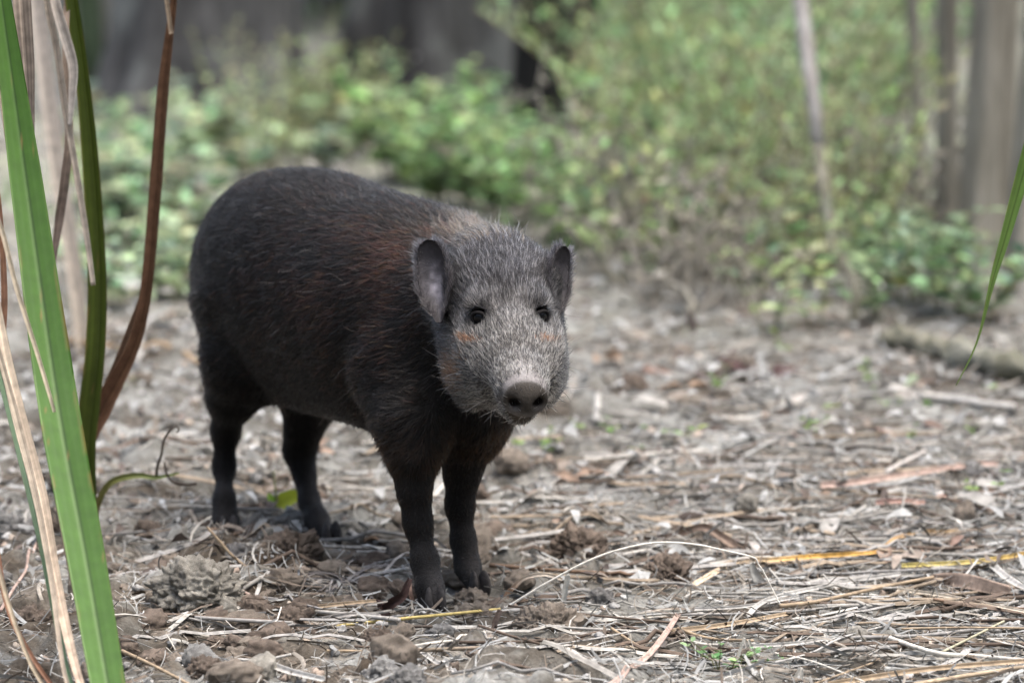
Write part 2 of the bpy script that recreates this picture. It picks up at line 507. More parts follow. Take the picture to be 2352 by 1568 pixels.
# unseen trees added on the sides and behind to block low sky light
for i, (az, rr_) in enumerate(((-75, 6.2), (-100, 6.8), (-122, 7.4), (-142, 6.6), (-160, 7.6), (178, 6.8), (158, 7.5), (139, 6.6), (118, 7.2), (96, 6.6), (72, 6.3))):
    a_ = math.radians(az); b_ = np.array([math.sin(a_) * rr_, 3.9 + math.cos(a_) * rr_, 0.0])
    tree('unseen_shade_tree', b_, b_ + np.array([0.1, 0.1, 3.2]), 0.11, 0.07, [(0.4, 0.5, 0.4), (2.4, 0.5, 0.4), (4.3, 0.5, 0.4)], bark_brown,
         'unseen leafy tree added round the clearing to block low sky light', 50 + i, b_ + np.array([0, 0, 2.7]), (1.5, 1.5, 1.7), 1500, lsize=0.30)['group'] = 'added shade trees out of view'

# ------------------------------------------------------------------ leafy plants
def herb(stems, h, leaf, lw, col, seed, spread_=0.45, per=9, pinnate=False, droop=0.2, lean=(0, 0), colvar=0.42, stemcol=(0.12, 0.13, 0.05)):
    """returns (stem mesh, foliage mesh) of an upright leafy plant"""
    r = np.random.default_rng(seed)
    parts = []; LP, LD, LN, LL, LW, LC = [], [], [], [], [], []
    for s in range(stems):
        az = r.random() * 6.283; tilt = spread_ * (0.3 + 0.9 * r.random()); hh = h * (0.6 + 0.5 * r.random())
        dirv = np.array([math.cos(az) * tilt + lean[0], math.sin(az) * tilt + lean[1], 1.0])
        k = np.linspace(0, 1, 6)[:, None]
        base = np.array([math.cos(az), math.sin(az), 0]) * 0.008 * r.random()
        pts = base + dirv * hh * k + np.array([math.cos(az), math.sin(az), -0.4]) * hh * 0.25 * tilt * k ** 2 + r.standard_normal(3) * 0.01 * k
        pts[0, 2] = -0.01
        parts.append(tube(pts, np.linspace(1, 0.4, 6) * 0.0011 * (h / 0.12) ** 0.5, 5))
        for i in range(per):
            t = 0.15 + 0.85 * (i + 0.5) / per
            pc = np.array([np.interp(t, k[:, 0], pts[:, j]) for j in range(3)])
            for sd_ in ((-1, 1) if not pinnate else (-1, 1)):
                a2 = az + (math.pi / 2 * sd_ if pinnate else r.random() * 6.283) + 0.5 * r.standard_normal()
                dl = np.array([math.cos(a2), math.sin(a2), 0.25 + 0.5 * r.random()]) + (dirv * 0.6 if pinnate else 0)
                sz = leaf * (0.6 + 0.6 * r.random()) * (1.1 - 0.45 * t)
                LP.append(pc); LD.append(dl); LN.append(np.array([0, -0.25, 1.0]) + 0.45 * r.standard_normal(3)); LL.append(sz); LW.append(sz * lw)
                g = 1 + colvar * r.standard_normal()
                c_ = np.array(col) * max(0.35, g) * (1 + 0.12 * r.standard_normal(3))
                if r.random() < 0.02: c_ = np.array([0.26, 0.27, 0.08])
                LC.append(np.clip(c_, 0.01, 0.8))
    V, F = merge(parts)
    sm = mesh_from('stem', V, F, (stem_mat,), True, np.tile(stemcol, (len(V), 1)))
    fm_ = leaves_mesh('foliage', np.array(LP), np.array(LD), np.array(LN), np.array(LL), np.array(LW), np.array(LC), droop=droop)
    return sm, fm_


def plant(name, meshes, x, y, label, cat, group=None, sc=1.0, rz=None, on=None):
    q = Gz(x, y) if on is None else on
    e = bpy.data.objects.new(name, None); link(e); e.location = q; e.scale = (sc,) * 3
    e.rotation_euler = (0, 0, rt.random() * 6.283 if rz is None else rz); e.empty_display_size = 0.03
    tag(e, label, cat, group)
    obj('stem', meshes[0], e); obj('foliage', meshes[1], e)
    return e


A_ = [herb(6, 0.115, 0.030, 0.55, (0.29, 0.42, 0.19), 100 + i, 0.45, 8) for i in range(4)]
for i, (x, y) in enumerate(((905, 395), (960, 410), (1010, 400), (1060, 395), (1110, 400), (1160, 410), (990, 450), (1075, 455), (1140, 455), (930, 350), (1210, 430))):
    plant('leafy_herb', A_[i % 4], x, y + 25, 'bright green leafy herb at the foot of the buttressed trunk', 'herb', 'bright herbs at the foot of the buttressed trunk', 0.8 + 0.45 * rt.random())
for i, (x, y) in enumerate(((1185, 470), (1235, 490), (1290, 500), (1330, 450), (1260, 440), (1350, 530), (1200, 530), (1270, 560), (1320, 600), (1080, 480), (1120, 510), (1380, 560), (1150, 440), (1010, 470))):
    plant('leafy_herb', A_[(i + 1) % 4], x, y, 'green leafy herb growing close behind the back of the hog', 'herb', 'herbs behind the back of the hog', 0.5 + 0.4 * rt.random())
Y_ = [herb(6, 0.10, 0.020, 0.6, (0.27, 0.30, 0.16), 120 + i, 0.35, 8) for i in range(3)]
for i, (x, y) in enumerate(((690, 330), (735, 350), (780, 340), (820, 360), (655, 360), (850, 330), (720, 300))):
    plant('olive_herb', Y_[i % 3], x, y, 'pale olive herb growing between the two grey trunks', 'herb', 'olive herbs between the grey trunks', 0.8 + 0.4 * rt.random())
B_ = [herb(4, 0.055, 0.028, 0.75, (0.34, 0.42, 0.28), 140 + i, 0.8, 4, droop=0.3) for i in range(5)]
bl = []
for i in range(22):
    x = 215 + 560 * rt.random() ** 1.2; y = 300 + 300 * rt.random()
    if x > 470: y = min(y, 330 + 70 * rt.random())
    bl.append((x, y))
for i, (x, y) in enumerate(bl):
    plant('low_herb', B_[i % 5], x, y, 'low pale green herb in the patch behind the reeds', 'herb', 'low herbs behind the reeds', 0.7 + 0.7 * rt.random())
for i in range(8):
    x = 215 + 330 * rt.random(); y = 380 + 130 * rt.random()
    plant('low_herb', B_[i % 5], x, y, 'low pale green herb in the patch behind the reeds', 'herb', 'low herbs behind the reeds', 0.8 + 0.7 * rt.random())
for i in range(13):
    x = 215 + 230 * rt.random(); y = 560 + 150 * rt.random()
    plant('low_herb', B_[i % 5], x, y, 'low pale green herb in the patch behind the reeds', 'herb', 'low herbs behind the reeds', 0.7 + 0.6 * rt.random())
# tall shrubs with sprays of small leaves
S_ = [herb(13, 0.25, 0.031, 0.42, (0.33, 0.44, 0.22), 160 + i, 0.75, 10, True, 0.1, (0.05, -0.1), 0.3, (0.2, 0.17, 0.11)) for i in range(4)]
for i, (x, y, s_) in enumerate(((1480, 350, 1.0), (1590, 420, 0.95), (1700, 470, 1.0), (1790, 430, 1.0), (1640, 330, 1.1), (1450, 270, 1.0), (1880, 330, 1.1), (1990, 320, 1.0), (1540, 250, 1.1), (1750, 270, 1.2), (2080, 260, 1.0), (1960, 210, 1.2), (1400, 400, 0.6), (1640, 200, 1.2), (1860, 200, 1.2), (1450, 180, 1.1), (1510, 430, 0.7), (1850, 420, 0.7))):
    plant('leafy_shrub', S_[i % 4], x, y, 'light green shrub with slanting sprays of small leaves', 'shrub', 'leafy shrubs around the pale sapling', s_)
# big pale leaves of a plant at the top, against the dark gap
T_ = herb(4, 0.30, 0.055, 0.6, (0.20, 0.33, 0.12), 190, 0.3, 5)
plant('broad_leaf_plant', T_, 1290, 190, 'tall plant with large light green leaves beside the dark gap', 'plant', None, 1.15)
# darker broad leaved plants at the right
D_ = [herb(6, 0.085, 0.026, 0.55, (0.20, 0.29, 0.165), 200 + i, 0.6, 5) for i in range(4)]
for i, (x, y) in enumerate(((1985, 650), (2040, 690), (2095, 700), (2150, 720), (2205, 715), (2080, 640), (2150, 650), (2010, 730), (2250, 745), (2200, 650))):
    plant('broad_leaf_plant', D_[i % 4], x, y, 'dark green broad leaved plant at the foot of the brown stems', 'plant', 'broad leaved plants below the brown stems', 0.7 + 0.5 * rt.random())
O_ = [herb(4, 0.10, 0.026, 0.5, (0.31, 0.40, 0.20), 220 + i, 0.5, 4) for i in range(3)]
for i, (x, y) in enumerate(((1705, 640), (1790, 620), (1830, 690), (1490, 560), (1560, 640), (1640, 600), (1400, 640), (1880, 760), (1770, 770), (1340, 560), (1370, 600), (1440, 610), (1530, 590), (1600, 570), (1660, 660), (1740, 700), (1480, 500), (1540, 530), (1620, 500), (1690, 520), (1760, 540), (1830, 500), (1900, 520), (1960, 560), (1420, 540), (1350, 480), (1420, 420), (1300, 460), (1900, 620), (1850, 640))):
    plant('green_sprout', O_[i % 3], x, y, 'thin green sprout among the bare twigs', 'sprout', 'green sprouts among the bare twigs', 0.7 + 0.5 * rt.random())
W_ = [herb(5, 0.20, 0.018, 0.45, (0.36, 0.44, 0.22), 260 + i, 0.45, 7, True, 0.1, (0.0, 0.0), 0.35, (0.26, 0.25, 0.15)) for i in range(4)]
for i in range(34):
    x = 1370 + 750 * rt.random(); y = 380 + 310 * rt.random()
    plant('wispy_weed', W_[i % 4], x, y, 'airy pale yellow green weed on thin wiry stems', 'weed', 'airy weeds in the undergrowth', 0.6 + 0.6 * rt.random())
for i in range(10):
    x = 420 + 480 * rt.random(); y = 300 + 110 * rt.random()
    plant('wispy_weed', W_[i % 4], x, y, 'thin pale weed in front of the two grey trunks', 'weed', 'thin weeds in front of the grey trunks', 0.5 + 0.4 * rt.random())
# undergrowth beyond the trunks, leaves coloured dark to stand for shade there
K_ = [herb(9, 0.36, 0.050, 0.5, (0.045, 0.085, 0.035), 240 + i, 0.55, 9, colvar=0.3) for i in range(4)]
for i in range(26):
    x = -50 + 2500 * (i + 0.7 * rt.random()) / 26; y = 20 + 110 * rt.random() - (70 if i % 2 else 0)
    plant('dark_shrub', K_[i % 4], x, y, 'shrub coloured dark green to stand for shade behind the tree trunks', 'shrub', 'dark shrubs behind the trunks', 0.9 + 0.7 * rt.random())


# bare, branching dry shrubs and fallen twigs
def dry_shrub(h, seed, n=9, col=(0.17, 0.14, 0.11)):
    r = np.random.default_rng(seed); parts = []; tips = []
    for s in range(n):
        az = r.random() * 6.283; tl = 0.2 + 0.9 * r.random()
        d_ = unit(np.array([math.cos(az) * tl, math.sin(az) * tl, 0.8])); p_ = np.array([0, 0, -0.01]); pts = [p_]
        for k in range(5):
            d_ = unit(d_ + 0.22 * r.standard_normal(3)); p_ = p_ + d_ * h * (0.16 + 0.08 * r.random()); pts.append(p_)
            if k > 0:
                d2 = unit(d_ + 0.8 * r.standard_normal(3)); q = [p_]
                for m in range(3):
                    d2 = unit(d2 + 0.25 * r.standard_normal(3)); q.append(q[-1] + d2 * h * 0.10)
                parts.append(tube(q, np.linspace(0.0013, 0.0005, 4), 4)); tips += q[1:]
        parts.append(tube(pts, np.linspace(0.0028, 0.0011, 6), 5)); tips.append(p_)
    V, F = merge(parts)
    sm = mesh_from('branch', V, F, (stem_mat,), True, np.tile(col, (len(V), 1)) * (0.7 + 0.6 * r.random((len(V), 1))))
    tips = np.array(tips); m = len(tips)
    lm = leaves_mesh('dry_leaf', tips, r.standard_normal((m, 3)) + [0, 0, -0.6], r.standard_normal((m, 3)) + [0, 0, 0.6], 0.010 + 0.012 * r.random(m), 0.004 + 0.006 * r.random(m),
                     np.array([0.26, 0.24, 0.195]) * (0.5 + r.random((m, 1))), 0.4, 0.4)
    return sm, lm


E_ = [dry_shrub(0.14, 300 + i, 7, (0.24, 0.222, 0.19)) for i in range(4)]
for i, (x, y) in enumerate(((1450, 590), (1580, 560), (1650, 590), (1490, 680), (1600, 720), (1740, 600), (2050, 540), (2140, 520), (1990, 500), (1850, 590), (1340, 520), (2190, 560), (1700, 720))):
    q = Gz(x, y)
    e = bpy.data.objects.new('dry_shrub', None); link(e); e.location = q; e.rotation_euler = (0, 0, rt.random() * 6.28); e.scale = (0.75 + 0.5 * rt.random(),) * 3
    tag(e, 'brown dry bare shrub of thin tangled twigs', 'dry shrub', 'dry shrubs in the undergrowth')
    obj('branch', E_[i % 4][0], e); obj('foliage', E_[i % 4][1], e)

# reed stems far back at the left
for i, (x, y, c_) in enumerate(((205, 200, (0.07, 0.10, 0.05)), (228, 230, (0.09, 0.12, 0.07)), (262, 210, (0.10, 0.13, 0.10)), (300, 240, (0.14, 0.10, 0.08)), (322, 225, (0.20, 0.19, 0.18)), (345, 250, (0.16, 0.15, 0.145)))):
    q = Gz(x, y); k = np.linspace(0, 1, 8)[:, None]
    lean = rt.standard_normal() * 0.10
    V, F = tube(np.array([0, 0, -0.02]) + k * np.array([lean, 0.03, 0.75]) + np.sin(k * 3) * np.array([0.012, 0, 0]), np.linspace(0.011, 0.006, 8), 7)
    o_ = obj('distant_reed', mesh_from('distant_reed', V, F, (stem_mat,), True, np.tile(c_, (len(V), 1))), None, q)
    tag(o_, 'dull upright reed stem standing beside the shaded grey trunk', 'reed', 'far reed stems beside the grey trunk')

# ground cover: creeping leaves and leaf mould nobody could count
n = 15000
xx = (rt.random(n) - 0.5) * 5.4; yy = 4.75 + 5.0 * rt.random(n) ** 0.9
den = fbm(xx * 5, yy * 5, 80, 3) + 0.45 * sstep(yy, 4.9, 5.6) - 0.30
keep = rt.random(n) < np.clip(den * 1.2 + 0.25, 0.03, 1); xx, yy = xx[keep], yy[keep]; n = len(xx)
pp = np.stack([xx, yy, gz(xx, yy) + 0.004 + 0.022 * rt.random(n)], 1)
gr = (fbm(xx * 3.2, yy * 3.2, 88, 3) + 0.25 * rt.standard_normal(n) > -0.05)[:, None]
cc = np.where(gr, np.array([0.30, 0.38, 0.23]), np.array([0.31, 0.30, 0.275])) * (0.55 + 0.9 * rt.random((n, 1)))
gc = obj('ground_cover', leaves_mesh('ground_cover', pp, rt.standard_normal((n, 3)) * [1, 1, 0.4] + [0, 0, 0.1], rt.standard_normal((n, 3)) * 0.45 + [0, -0.2, 1], 0.016 + 0.024 * rt.random(n) ** 2, 0.008 + 0.012 * rt.random(n), cc))
tag(gc, 'creeping green and brown leaves covering the ground behind', 'ground cover', kind='stuff')

# ================================================================== the hog
# a small wild hog, three quarters on, head turned to the camera; built as one implicit body and skinned
class Field:
    def __init__(s, lo, hi, h):
        s.lo = np.array(lo); s.h = h
        s.n = np.ceil((np.array(hi) - s.lo) / h).astype(int) + 1
        s.D = np.full(s.n, 1.0, dtype=np.float32)

    def sub(s, lo, hi):
        a = np.clip(np.floor((np.array(lo) - s.lo) / s.h).astype(int), 0, s.n - 1)
        b = np.clip(np.ceil((np.array(hi) - s.lo) / s.h).astype(int) + 1, 1, s.n)
        g = [s.lo[i] + s.h * np.arange(a[i], b[i]) for i in range(3)]
        X, Y, Z = np.meshgrid(*g, indexing='ij')
        return tuple(slice(a[i], b[i]) for i in range(3)), np.stack([X, Y, Z], -1).astype(np.float32)

    def blend(s, sl, d, k, op='add'):
        A = s.D[sl]
        if op == 'add':
            h = np.clip(k - np.abs(A - d), 0, None) / k
            s.D[sl] = np.minimum(A, d) - h * h * k * 0.25
        else:
            d = -d
            h = np.clip(k - np.abs(A - d), 0, None) / k
            s.D[sl] = np.maximum(A, d) + h * h * k * 0.25

    def cone(s, a, b, ra, rb, k=0.02, op='add'):
        a = np.asarray(a, float); b = np.asarray(b, float); r = max(ra, rb) + k + 0.01
        sl, p = s.sub(np.minimum(a, b) - r, np.maximum(a, b) + r)
        ab = b - a
        t = np.clip(((p - a) @ ab) / (ab @ ab + 1e-12), 0, 1)
        q = p - (a + t[..., None] * ab)
        d = np.linalg.norm(q, axis=-1) - (ra + (rb - ra) * t)
        s.blend(sl, d.astype(np.float32), k, op)

    def ell(s, c, R, rad, k=0.02, op='add'):
        c = np.asarray(c, float); rad = np.asarray(rad, float); r = rad.max() + k + 0.01
        sl, p = s.sub(c - r, c + r)
        q = (p - c) @ np.asarray(R).T        # rows of R are the axes
        k0 = np.linalg.norm(q / rad, axis=-1); k1 = np.linalg.norm(q / rad ** 2, axis=-1) + 1e-9
        d = k0 * (k0 - 1) / k1
        s.blend(sl, d.astype(np.float32), k, op)

    def mesh(s):
        D = s.D; nx, ny, nz = D.shape
        ins = D < 0
        c = np.zeros((nx - 1, ny - 1, nz - 1), dtype=np.int8)
        cnr = [(i, j, k) for i in (0, 1) for j in (0, 1) for k in (0, 1)]
        for (i, j, k) in cnr:
            c += ins[i:nx - 1 + i, j:ny - 1 + j, k:nz - 1 + k]
        act = (c > 0) & (c < 8)
        idx = np.full(act.shape, -1, dtype=np.int64)
        cells = np.argwhere(act); idx[act] = np.arange(len(cells))
        acc = np.zeros((len(cells), 3)); cnt = np.zeros(len(cells))
        val = {q: D[cells[:, 0] + q[0], cells[:, 1] + q[1], cells[:, 2] + q[2]] for q in cnr}
        for q in cnr:
            for ax in range(3):
                if q[ax] == 0:
                    r = list(q); r[ax] = 1; r = tuple(r)
                    a = val[q]; b = val[r]
                    m = (a < 0) != (b < 0)
                    t = np.where(m, a / (a - b + 1e-12), 0)
                    pt = np.array(q, float)[None, :].repeat(len(cells), 0); pt[:, ax] = t
                    acc[m] += pt[m]; cnt[m] += 1
        V = s.lo + s.h * (cells + acc / cnt[:, None])
        F = []
        for ax in range(3):
            u, v = [(1, 2), (2, 0), (0, 1)][ax]
            sl0 = [slice(None)] * 3; sl1 = [slice(None)] * 3
            sl0[ax] = slice(0, -1); sl1[ax] = slice(1, None)
            A = ins[tuple(sl0)]; B = ins[tuple(sl1)]
            e = np.argwhere(A != B)
            e = e[(e[:, u] > 0) & (e[:, v] > 0) & (e[:, u] < D.shape[u] - 1) & (e[:, v] < D.shape[v] - 1)]
            flip = ~A[tuple(e.T)]
            q = []
            for (du, dv) in ((-1, -1), (0, -1), (0, 0), (-1, 0)):
                cc = e.copy(); cc[:, u] += du; cc[:, v] += dv
                q.append(idx[tuple(cc.T)])
            q = np.stack(q, 1)
            q[flip] = q[flip][:, ::-1]
            F.append(q)
        return V, np.concatenate(F)

    def sample_grad(s, p):
        g = np.zeros_like(p)
        for ax in range(3):
            d = np.zeros(3); d[ax] = s.h
            g[:, ax] = s.val(p + d) - s.val(p - d)
        return unit(g)

    def val(s, p):
        q = (p - s.lo) / s.h
        i = np.clip(np.floor(q).astype(int), 0, s.n - 2); f = np.clip(q - i, 0, 1)
        r = 0
        for a in (0, 1):
            for b in (0, 1):
                for c in (0, 1):
                    w = (f[:, 0] if a else 1 - f[:, 0]) * (f[:, 1] if b else 1 - f[:, 1]) * (f[:, 2] if c else 1 - f[:, 2])
                    r = r + w * s.D[i[:, 0] + a, i[:, 1] + b, i[:, 2] + c]
        return r


HD = unit(np.array([0.484, -0.875, 0.0]))          # where the body points
HR = unit(np.array([-0.875, -0.484, 0.0]))         # its right-hand side (the near flank)
UP = np.array([0, 0, 1.0])
BODYR = np.stack([HD, HR, UP])

fld = Field((-0.30, 3.58, -0.012), (0.12, 4.34, 0.36), 0.0024)
# --- trunk: ellipsoids along the spine
chest = P(1002, 752, 3.950)
mid = P(835, 700, 4.04)
rump = P(652, 642, 4.145)
fld.ell(rump, BODYR, (0.088, 0.066, 0.082), 0.03)
fld.ell(mid + np.array([0, 0, -0.002]), BODYR, (0.115, 0.073, 0.081), 0.05)
fld.ell(chest, BODYR, (0.082, 0.062, 0.074), 0.05)
fld.ell(P(755, 672, 4.09), BODYR, (0.10, 0.070, 0.083), 0.04)
fld.ell(P(930, 726, 3.99), BODYR, (0.10, 0.068, 0.075), 0.04)
# brisket between the fore legs
fld.ell(P(1062, 935, 3.90), BODYR, (0.045, 0.030, 0.033), 0.04)


def limb(pts, k=0.012):
    for (a, ra), (b, rb) in zip(pts[:-1], pts[1:]):
        fld.cone(a, b, ra, rb, k)


# near fore leg
limb([(P(955, 870, 3.90), 0.0470), (P(950, 975, 3.865), 0.0270), (P(950, 1050, 3.852), 0.0166), (P(952, 1130, 3.848), 0.0100),
      (P(960, 1200, 3.846), 0.0082), (P(976, 1290, 3.838), 0.0078), (P(988, 1352, 3.830), 0.0080), (P(994, 1395, 3.822), 0.0070)])
# far fore leg
limb([(P(1070, 890, 3.90), 0.0360), (P(1078, 990, 3.90), 0.0219), (P(1062, 1085, 3.905), 0.0116), (P(1056, 1160, 3.905), 0.0084),
      (P(1064, 1240, 3.90), 0.0072), (P(1074, 1300, 3.893), 0.0074), (P(1092, 1345, 3.882), 0.0064)])
# near hind leg: ham, stifle, hock
limb([(P(600, 760, 4.115), 0.0580), (P(566, 832, 4.105), 0.0330), (P(533, 915, 4.115), 0.0163), (P(518, 990, 4.135), 0.0086),
      (P(515, 1070, 4.135), 0.0062), (P(515, 1150, 4.115), 0.0061), (P(518, 1205, 4.105), 0.0076), (P(520, 1238, 4.095), 0.0070)], 0.014)
# far hind leg
limb([(P(722, 810, 4.14), 0.0460), (P(716, 905, 4.125), 0.0223), (P(697, 985, 4.13), 0.0120), (P(688, 1035, 4.14), 0.0100),
      (P(700, 1095, 4.13), 0.0058), (P(710, 1150, 4.115), 0.0056), (P(728, 1195, 4.095), 0.0068), (P(752, 1240, 4.07), 0.0064)], 0.014)
# neck
YAW, PIT = math.radians(8), math.radians(29)
hf = np.array([math.sin(YAW) * math.cos(PIT), -math.cos(YAW) * math.cos(PIT), -math.sin(PIT)])
hs = np.array([math.cos(YAW), math.sin(YAW), 0.0])
hu = unit(np.cross(hs, hf))
if hu[2] < 0: hu = -hu
HEADR = np.stack([hf, hs, hu])
EO = P(1172, 678, 3.765)                                # on the bridge between the eyes


def H(a, b, c):
    return EO + hf * a + hs * b + hu * c


fld.cone(chest + np.array([0.012, -0.025, -0.006]), H(-0.070, 0, -0.058), 0.055, 0.043, 0.035)
# --- head
fld.ell(H(-0.048, 0, -0.040), HEADR, (0.052, 0.041, 0.041), 0.02)        # brain case
fld.cone(H(-0.02, 0, -0.034), H(0.035, 0, -0.030), 0.0315, 0.0245, 0.02)   # bridge
fld.cone(H(0.030, 0, -0.030), H(0.080, 0, -0.0195), 0.0255, 0.0172, 0.015)  # muzzle
for s_ in (-1, 1):
    fld.ell(H(-0.012, s_ * 0.018, -0.056), HEADR, (0.036, 0.020, 0.026), 0.02)  # jowl
    fld.ell(H(-0.050, s_ * 0.030, -0.024), HEADR, (0.016, 0.011, 0.013), 0.015)   # ear base
    fld.ell(H(0.004, s_ * 0.0235, -0.064), HEADR, (0.032, 0.0150, 0.0200), 0.015)   # hanging jowl
    fld.ell(H(0.022, s_ * 0.018, -0.042), HEADR, (0.034, 0.0185, 0.021), 0.015)
    fld.ell(H(-0.005, s_ * 0.0195, -0.0095), HEADR, (0.013, 0.0085, 0.0065), 0.008)  # brow
    fld.ell(H(0.012, s_ * 0.0285, -0.027), HEADR, (0.016, 0.006, 0.006), 0.010)    # cheek bone
fld.cone(H(-0.02, 0, -0.070), H(0.075, 0, -0.0395), 0.027, 0.0122, 0.010)   # lower jaw
fld.cone(H(0.066, 0, -0.0195), H(0.0915, 0, -0.0175), 0.0168, 0.0140, 0.006)
# snout disc with a rim, two nostrils
SNR = np.stack([unit(hf + 0.10 * UP), hs, unit(np.cross(unit(hf + 0.10 * UP), hs))])
if SNR[2][2] < 0: SNR[2] = -SNR[2]
SN = H(0.0955, 0, -0.0170)
fld.ell(SN, SNR, (0.0040, 0.0163, 0.0120), 0.003)
for s_ in (-1, 1):
    fld.ell(SN + hs * s_ * 0.0076 + SNR[2] * 0.0006 + hf * 0.0035, SNR, (0.0085, 0.0043, 0.0038), 0.003, 'sub')
fld.cone(H(0.050, -0.016, -0.0335), H(0.0895, 0, -0.0300), 0.0016, 0.0014, 0.004, 'sub')
fld.cone(H(0.050, 0.016, -0.0335), H(0.0895, 0, -0.0300), 0.0016, 0.0014, 0.004, 'sub')
# eye sockets
EYES = [P(1087, 726, 3.754), P(1237, 727, 3.765)]
EYE_R = 0.0062
EYE_C = []
for s_, e in zip((-1, 1), EYES):
    b = H(0.005, s_ * 0.0198, -0.0150)
    EYE_C.append(b)
    fld.ell(b + hs * s_ * 0.0012 + hu * 0.0015 + hf * 0.001, HEADR, (0.0064, 0.0064, 0.0062), 0.003, 'sub')
# tail stub
fld.cone(rump - HD * 0.078 + UP * 0.02, rump - HD * 0.094 - UP * 0.012, 0.008, 0.003, 0.01)
HV, HF = fld.mesh()
HN = fld.sample_grad(HV)

#@MESHDONE
ORG = np.array([-0.11, 3.97, 0.0])


def ear_shell(base, top, n, half, cup, th=0.0016, nu=21, nv=34):
    """a cupped, rounded ear: two skins closed along the rim"""
    base = np.asarray(base); eu = np.asarray(top) - base; Lh = np.linalg.norm(eu); eu = eu / Lh
    n = unit(n - eu * (n @ eu)); ew = unit(np.cross(eu, n))
    if ew[0] < 0: ew = -ew
    u = np.linspace(-1, 1, nu)[None, :]; v = np.linspace(0, 1, nv)[:, None]
    w = half * np.sqrt(np.clip(1 - ((v - 0.50) / 0.5) ** 2 * (0.62 - 0.0 * v) - 0.38 * np.clip((v - 0.5) / 0.5, 0, 1) ** 6, 0.0, 1))
    w = w * (0.30 + 0.70 * np.clip(v / 0.38, 0, 1) ** 0.8)
    depth = -cup * (1 - u ** 2) * (0.35 + 0.65 * np.sin(np.pi * np.clip(v, 0, 1) ** 0.7)) + 0.003 * np.clip(v - .8, 0, 1) * 5
    pts = lambda off: (base + v[..., None] * Lh * eu + (u * w)[..., None] * ew + (depth + off)[..., None] * n).reshape(-1, 3)
    A = pts(0 * u); B = pts(-th * (1 - 0.9 * np.abs(u) ** 4) - 0.0004)
    V = np.concatenate([A, B]); N_ = nu * nv; F = []; mi = []
    for j in range(nv - 1):
        for i in range(nu - 1):
            a = j * nu + i
            F.append((a, a + 1, a + nu + 1, a + nu)); mi.append(1)
            F.append((N_ + a, N_ + a + nu, N_ + a + nu + 1, N_ + a + 1)); mi.append(0)
    rim = [j * nu for j in range(nv)] + [(nv - 1) * nu + i for i in range(1, nu)] + [j * nu + nu - 1 for j in range(nv - 2, -1, -1)]
    for a, b in zip(rim[:-1], rim[1:]):
        F.append((a, b, N_ + b, N_ + a)); mi.append(0)
    return V, np.array(F), np.array(mi), (A.reshape(nv, nu, 3), B.reshape(nv, nu, 3), n)


def hc(p):
    q = p - EO
    return q @ hf, q @ hs, q @ hu


def sstep(x, a, b):
    t = np.clip((x - a) / (b - a), 0, 1)
    return t * t * (3 - 2 * t)


earL = ear_shell(P(1008, 738, 3.786), P(984, 552, 3.812), np.array([-0.36, -0.92, 0.2]), 0.0122, 0.007)
earR = ear_shell(P(1279, 728, 3.797), P(1292, 566, 3.820), np.array([0.80, -0.58, 0.15]), 0.0116, 0.007)
V = [HV]; F = [HF]; MI = [np.zeros(len(HF), int)]; n0 = len(HV)
for e in (earL, earR):
    V.append(e[0]); F.append(e[1] + n0); MI.append(e[2]); n0 += len(e[0])
BV = np.concatenate(V); BF = np.concatenate(F); BMI = np.concatenate(MI)


def region(p):
    """soft masks of the coat: head, muzzle, nape, leg, foot"""
    a, b, c = hc(p)
    head = sstep(a - 0.35 * np.clip(-c - 0.05, 0, 1), -0.080, -0.055) * sstep(-p[:, 1], -3.87, -3.83) * sstep(p[:, 2], 0.10, 0.115)
    head = head * (1 - sstep(-c, 0.074, 0.090))
    muz = sstep(a, 0.025, 0.06) * head
    px, _ = proj(p)
    nape = np.exp(-((px[:, 0] - 1110) / 95) ** 2 - ((px[:, 1] - 530) / 55) ** 2) * sstep(p[:, 1], 3.80, 3.83)
    leg = 1 - sstep(p[:, 2], 0.085, 0.115)
    return head, muz, nape, leg, a, b, c


def skin_col(p):
    head, muz, nape, leg, a, b, c = region(p)
    n1 = vnoise3(p, 60, 3)[:, None]
    col = np.tile([0.005, 0.0042, 0.004], (len(p), 1))
    mixc = lambda col, w, k: col * (1 - w[:, None]) + np.array(k) * w[:, None]
    col = mixc(col, head * 0.9, (0.026, 0.024, 0.027))
    col = mixc(col, head * sstep(a, -0.01, 0.05) * 0.8, (0.065, 0.061, 0.057))
    # pale dusty ridge behind the snout disc
    col = mixc(col, head * np.exp(-((a - 0.0885) / 0.0040) ** 2) * sstep(c, -0.016, -0.008) * 0.9, (0.27, 0.25, 0.245))
    col = mixc(col, head * np.exp(-((a - 0.079) / 0.009) ** 2 - (b / 0.011) ** 2) * sstep(c, -0.012, -0.004) * 0.9, (0.31, 0.30, 0.295))
    disc = sstep(a, 0.091, 0.095) * head
    col = mixc(col, disc, (0.040, 0.034, 0.028))
    col = mixc(col, disc * sstep(-c, 0.018, 0.024), (0.095, 0.087, 0.084))
    col = mixc(col, sstep(a, 0.06, 0.075) * head * sstep(-c, 0.026, 0.034), (0.05, 0.041, 0.033))
    for s_ in (-1, 1):
        nd = np.linalg.norm(p - (SN + hs * s_ * 0.0076 + SNR[2] * 0.0006 + hf * 0.001), axis=1)
        col = mixc(col, 1 - sstep(nd, 0.0036, 0.0052), (0.012, 0.008, 0.006))
    # dry mud on the feet
    foot = 1 - sstep(p[:, 2], 0.012, 0.055)
    col = mixc(col, foot * 0.7 * np.clip(0.7 + n1[:, 0], 0, 1), (0.05, 0.046, 0.045))
    return col * (1 + 0.35 * n1)


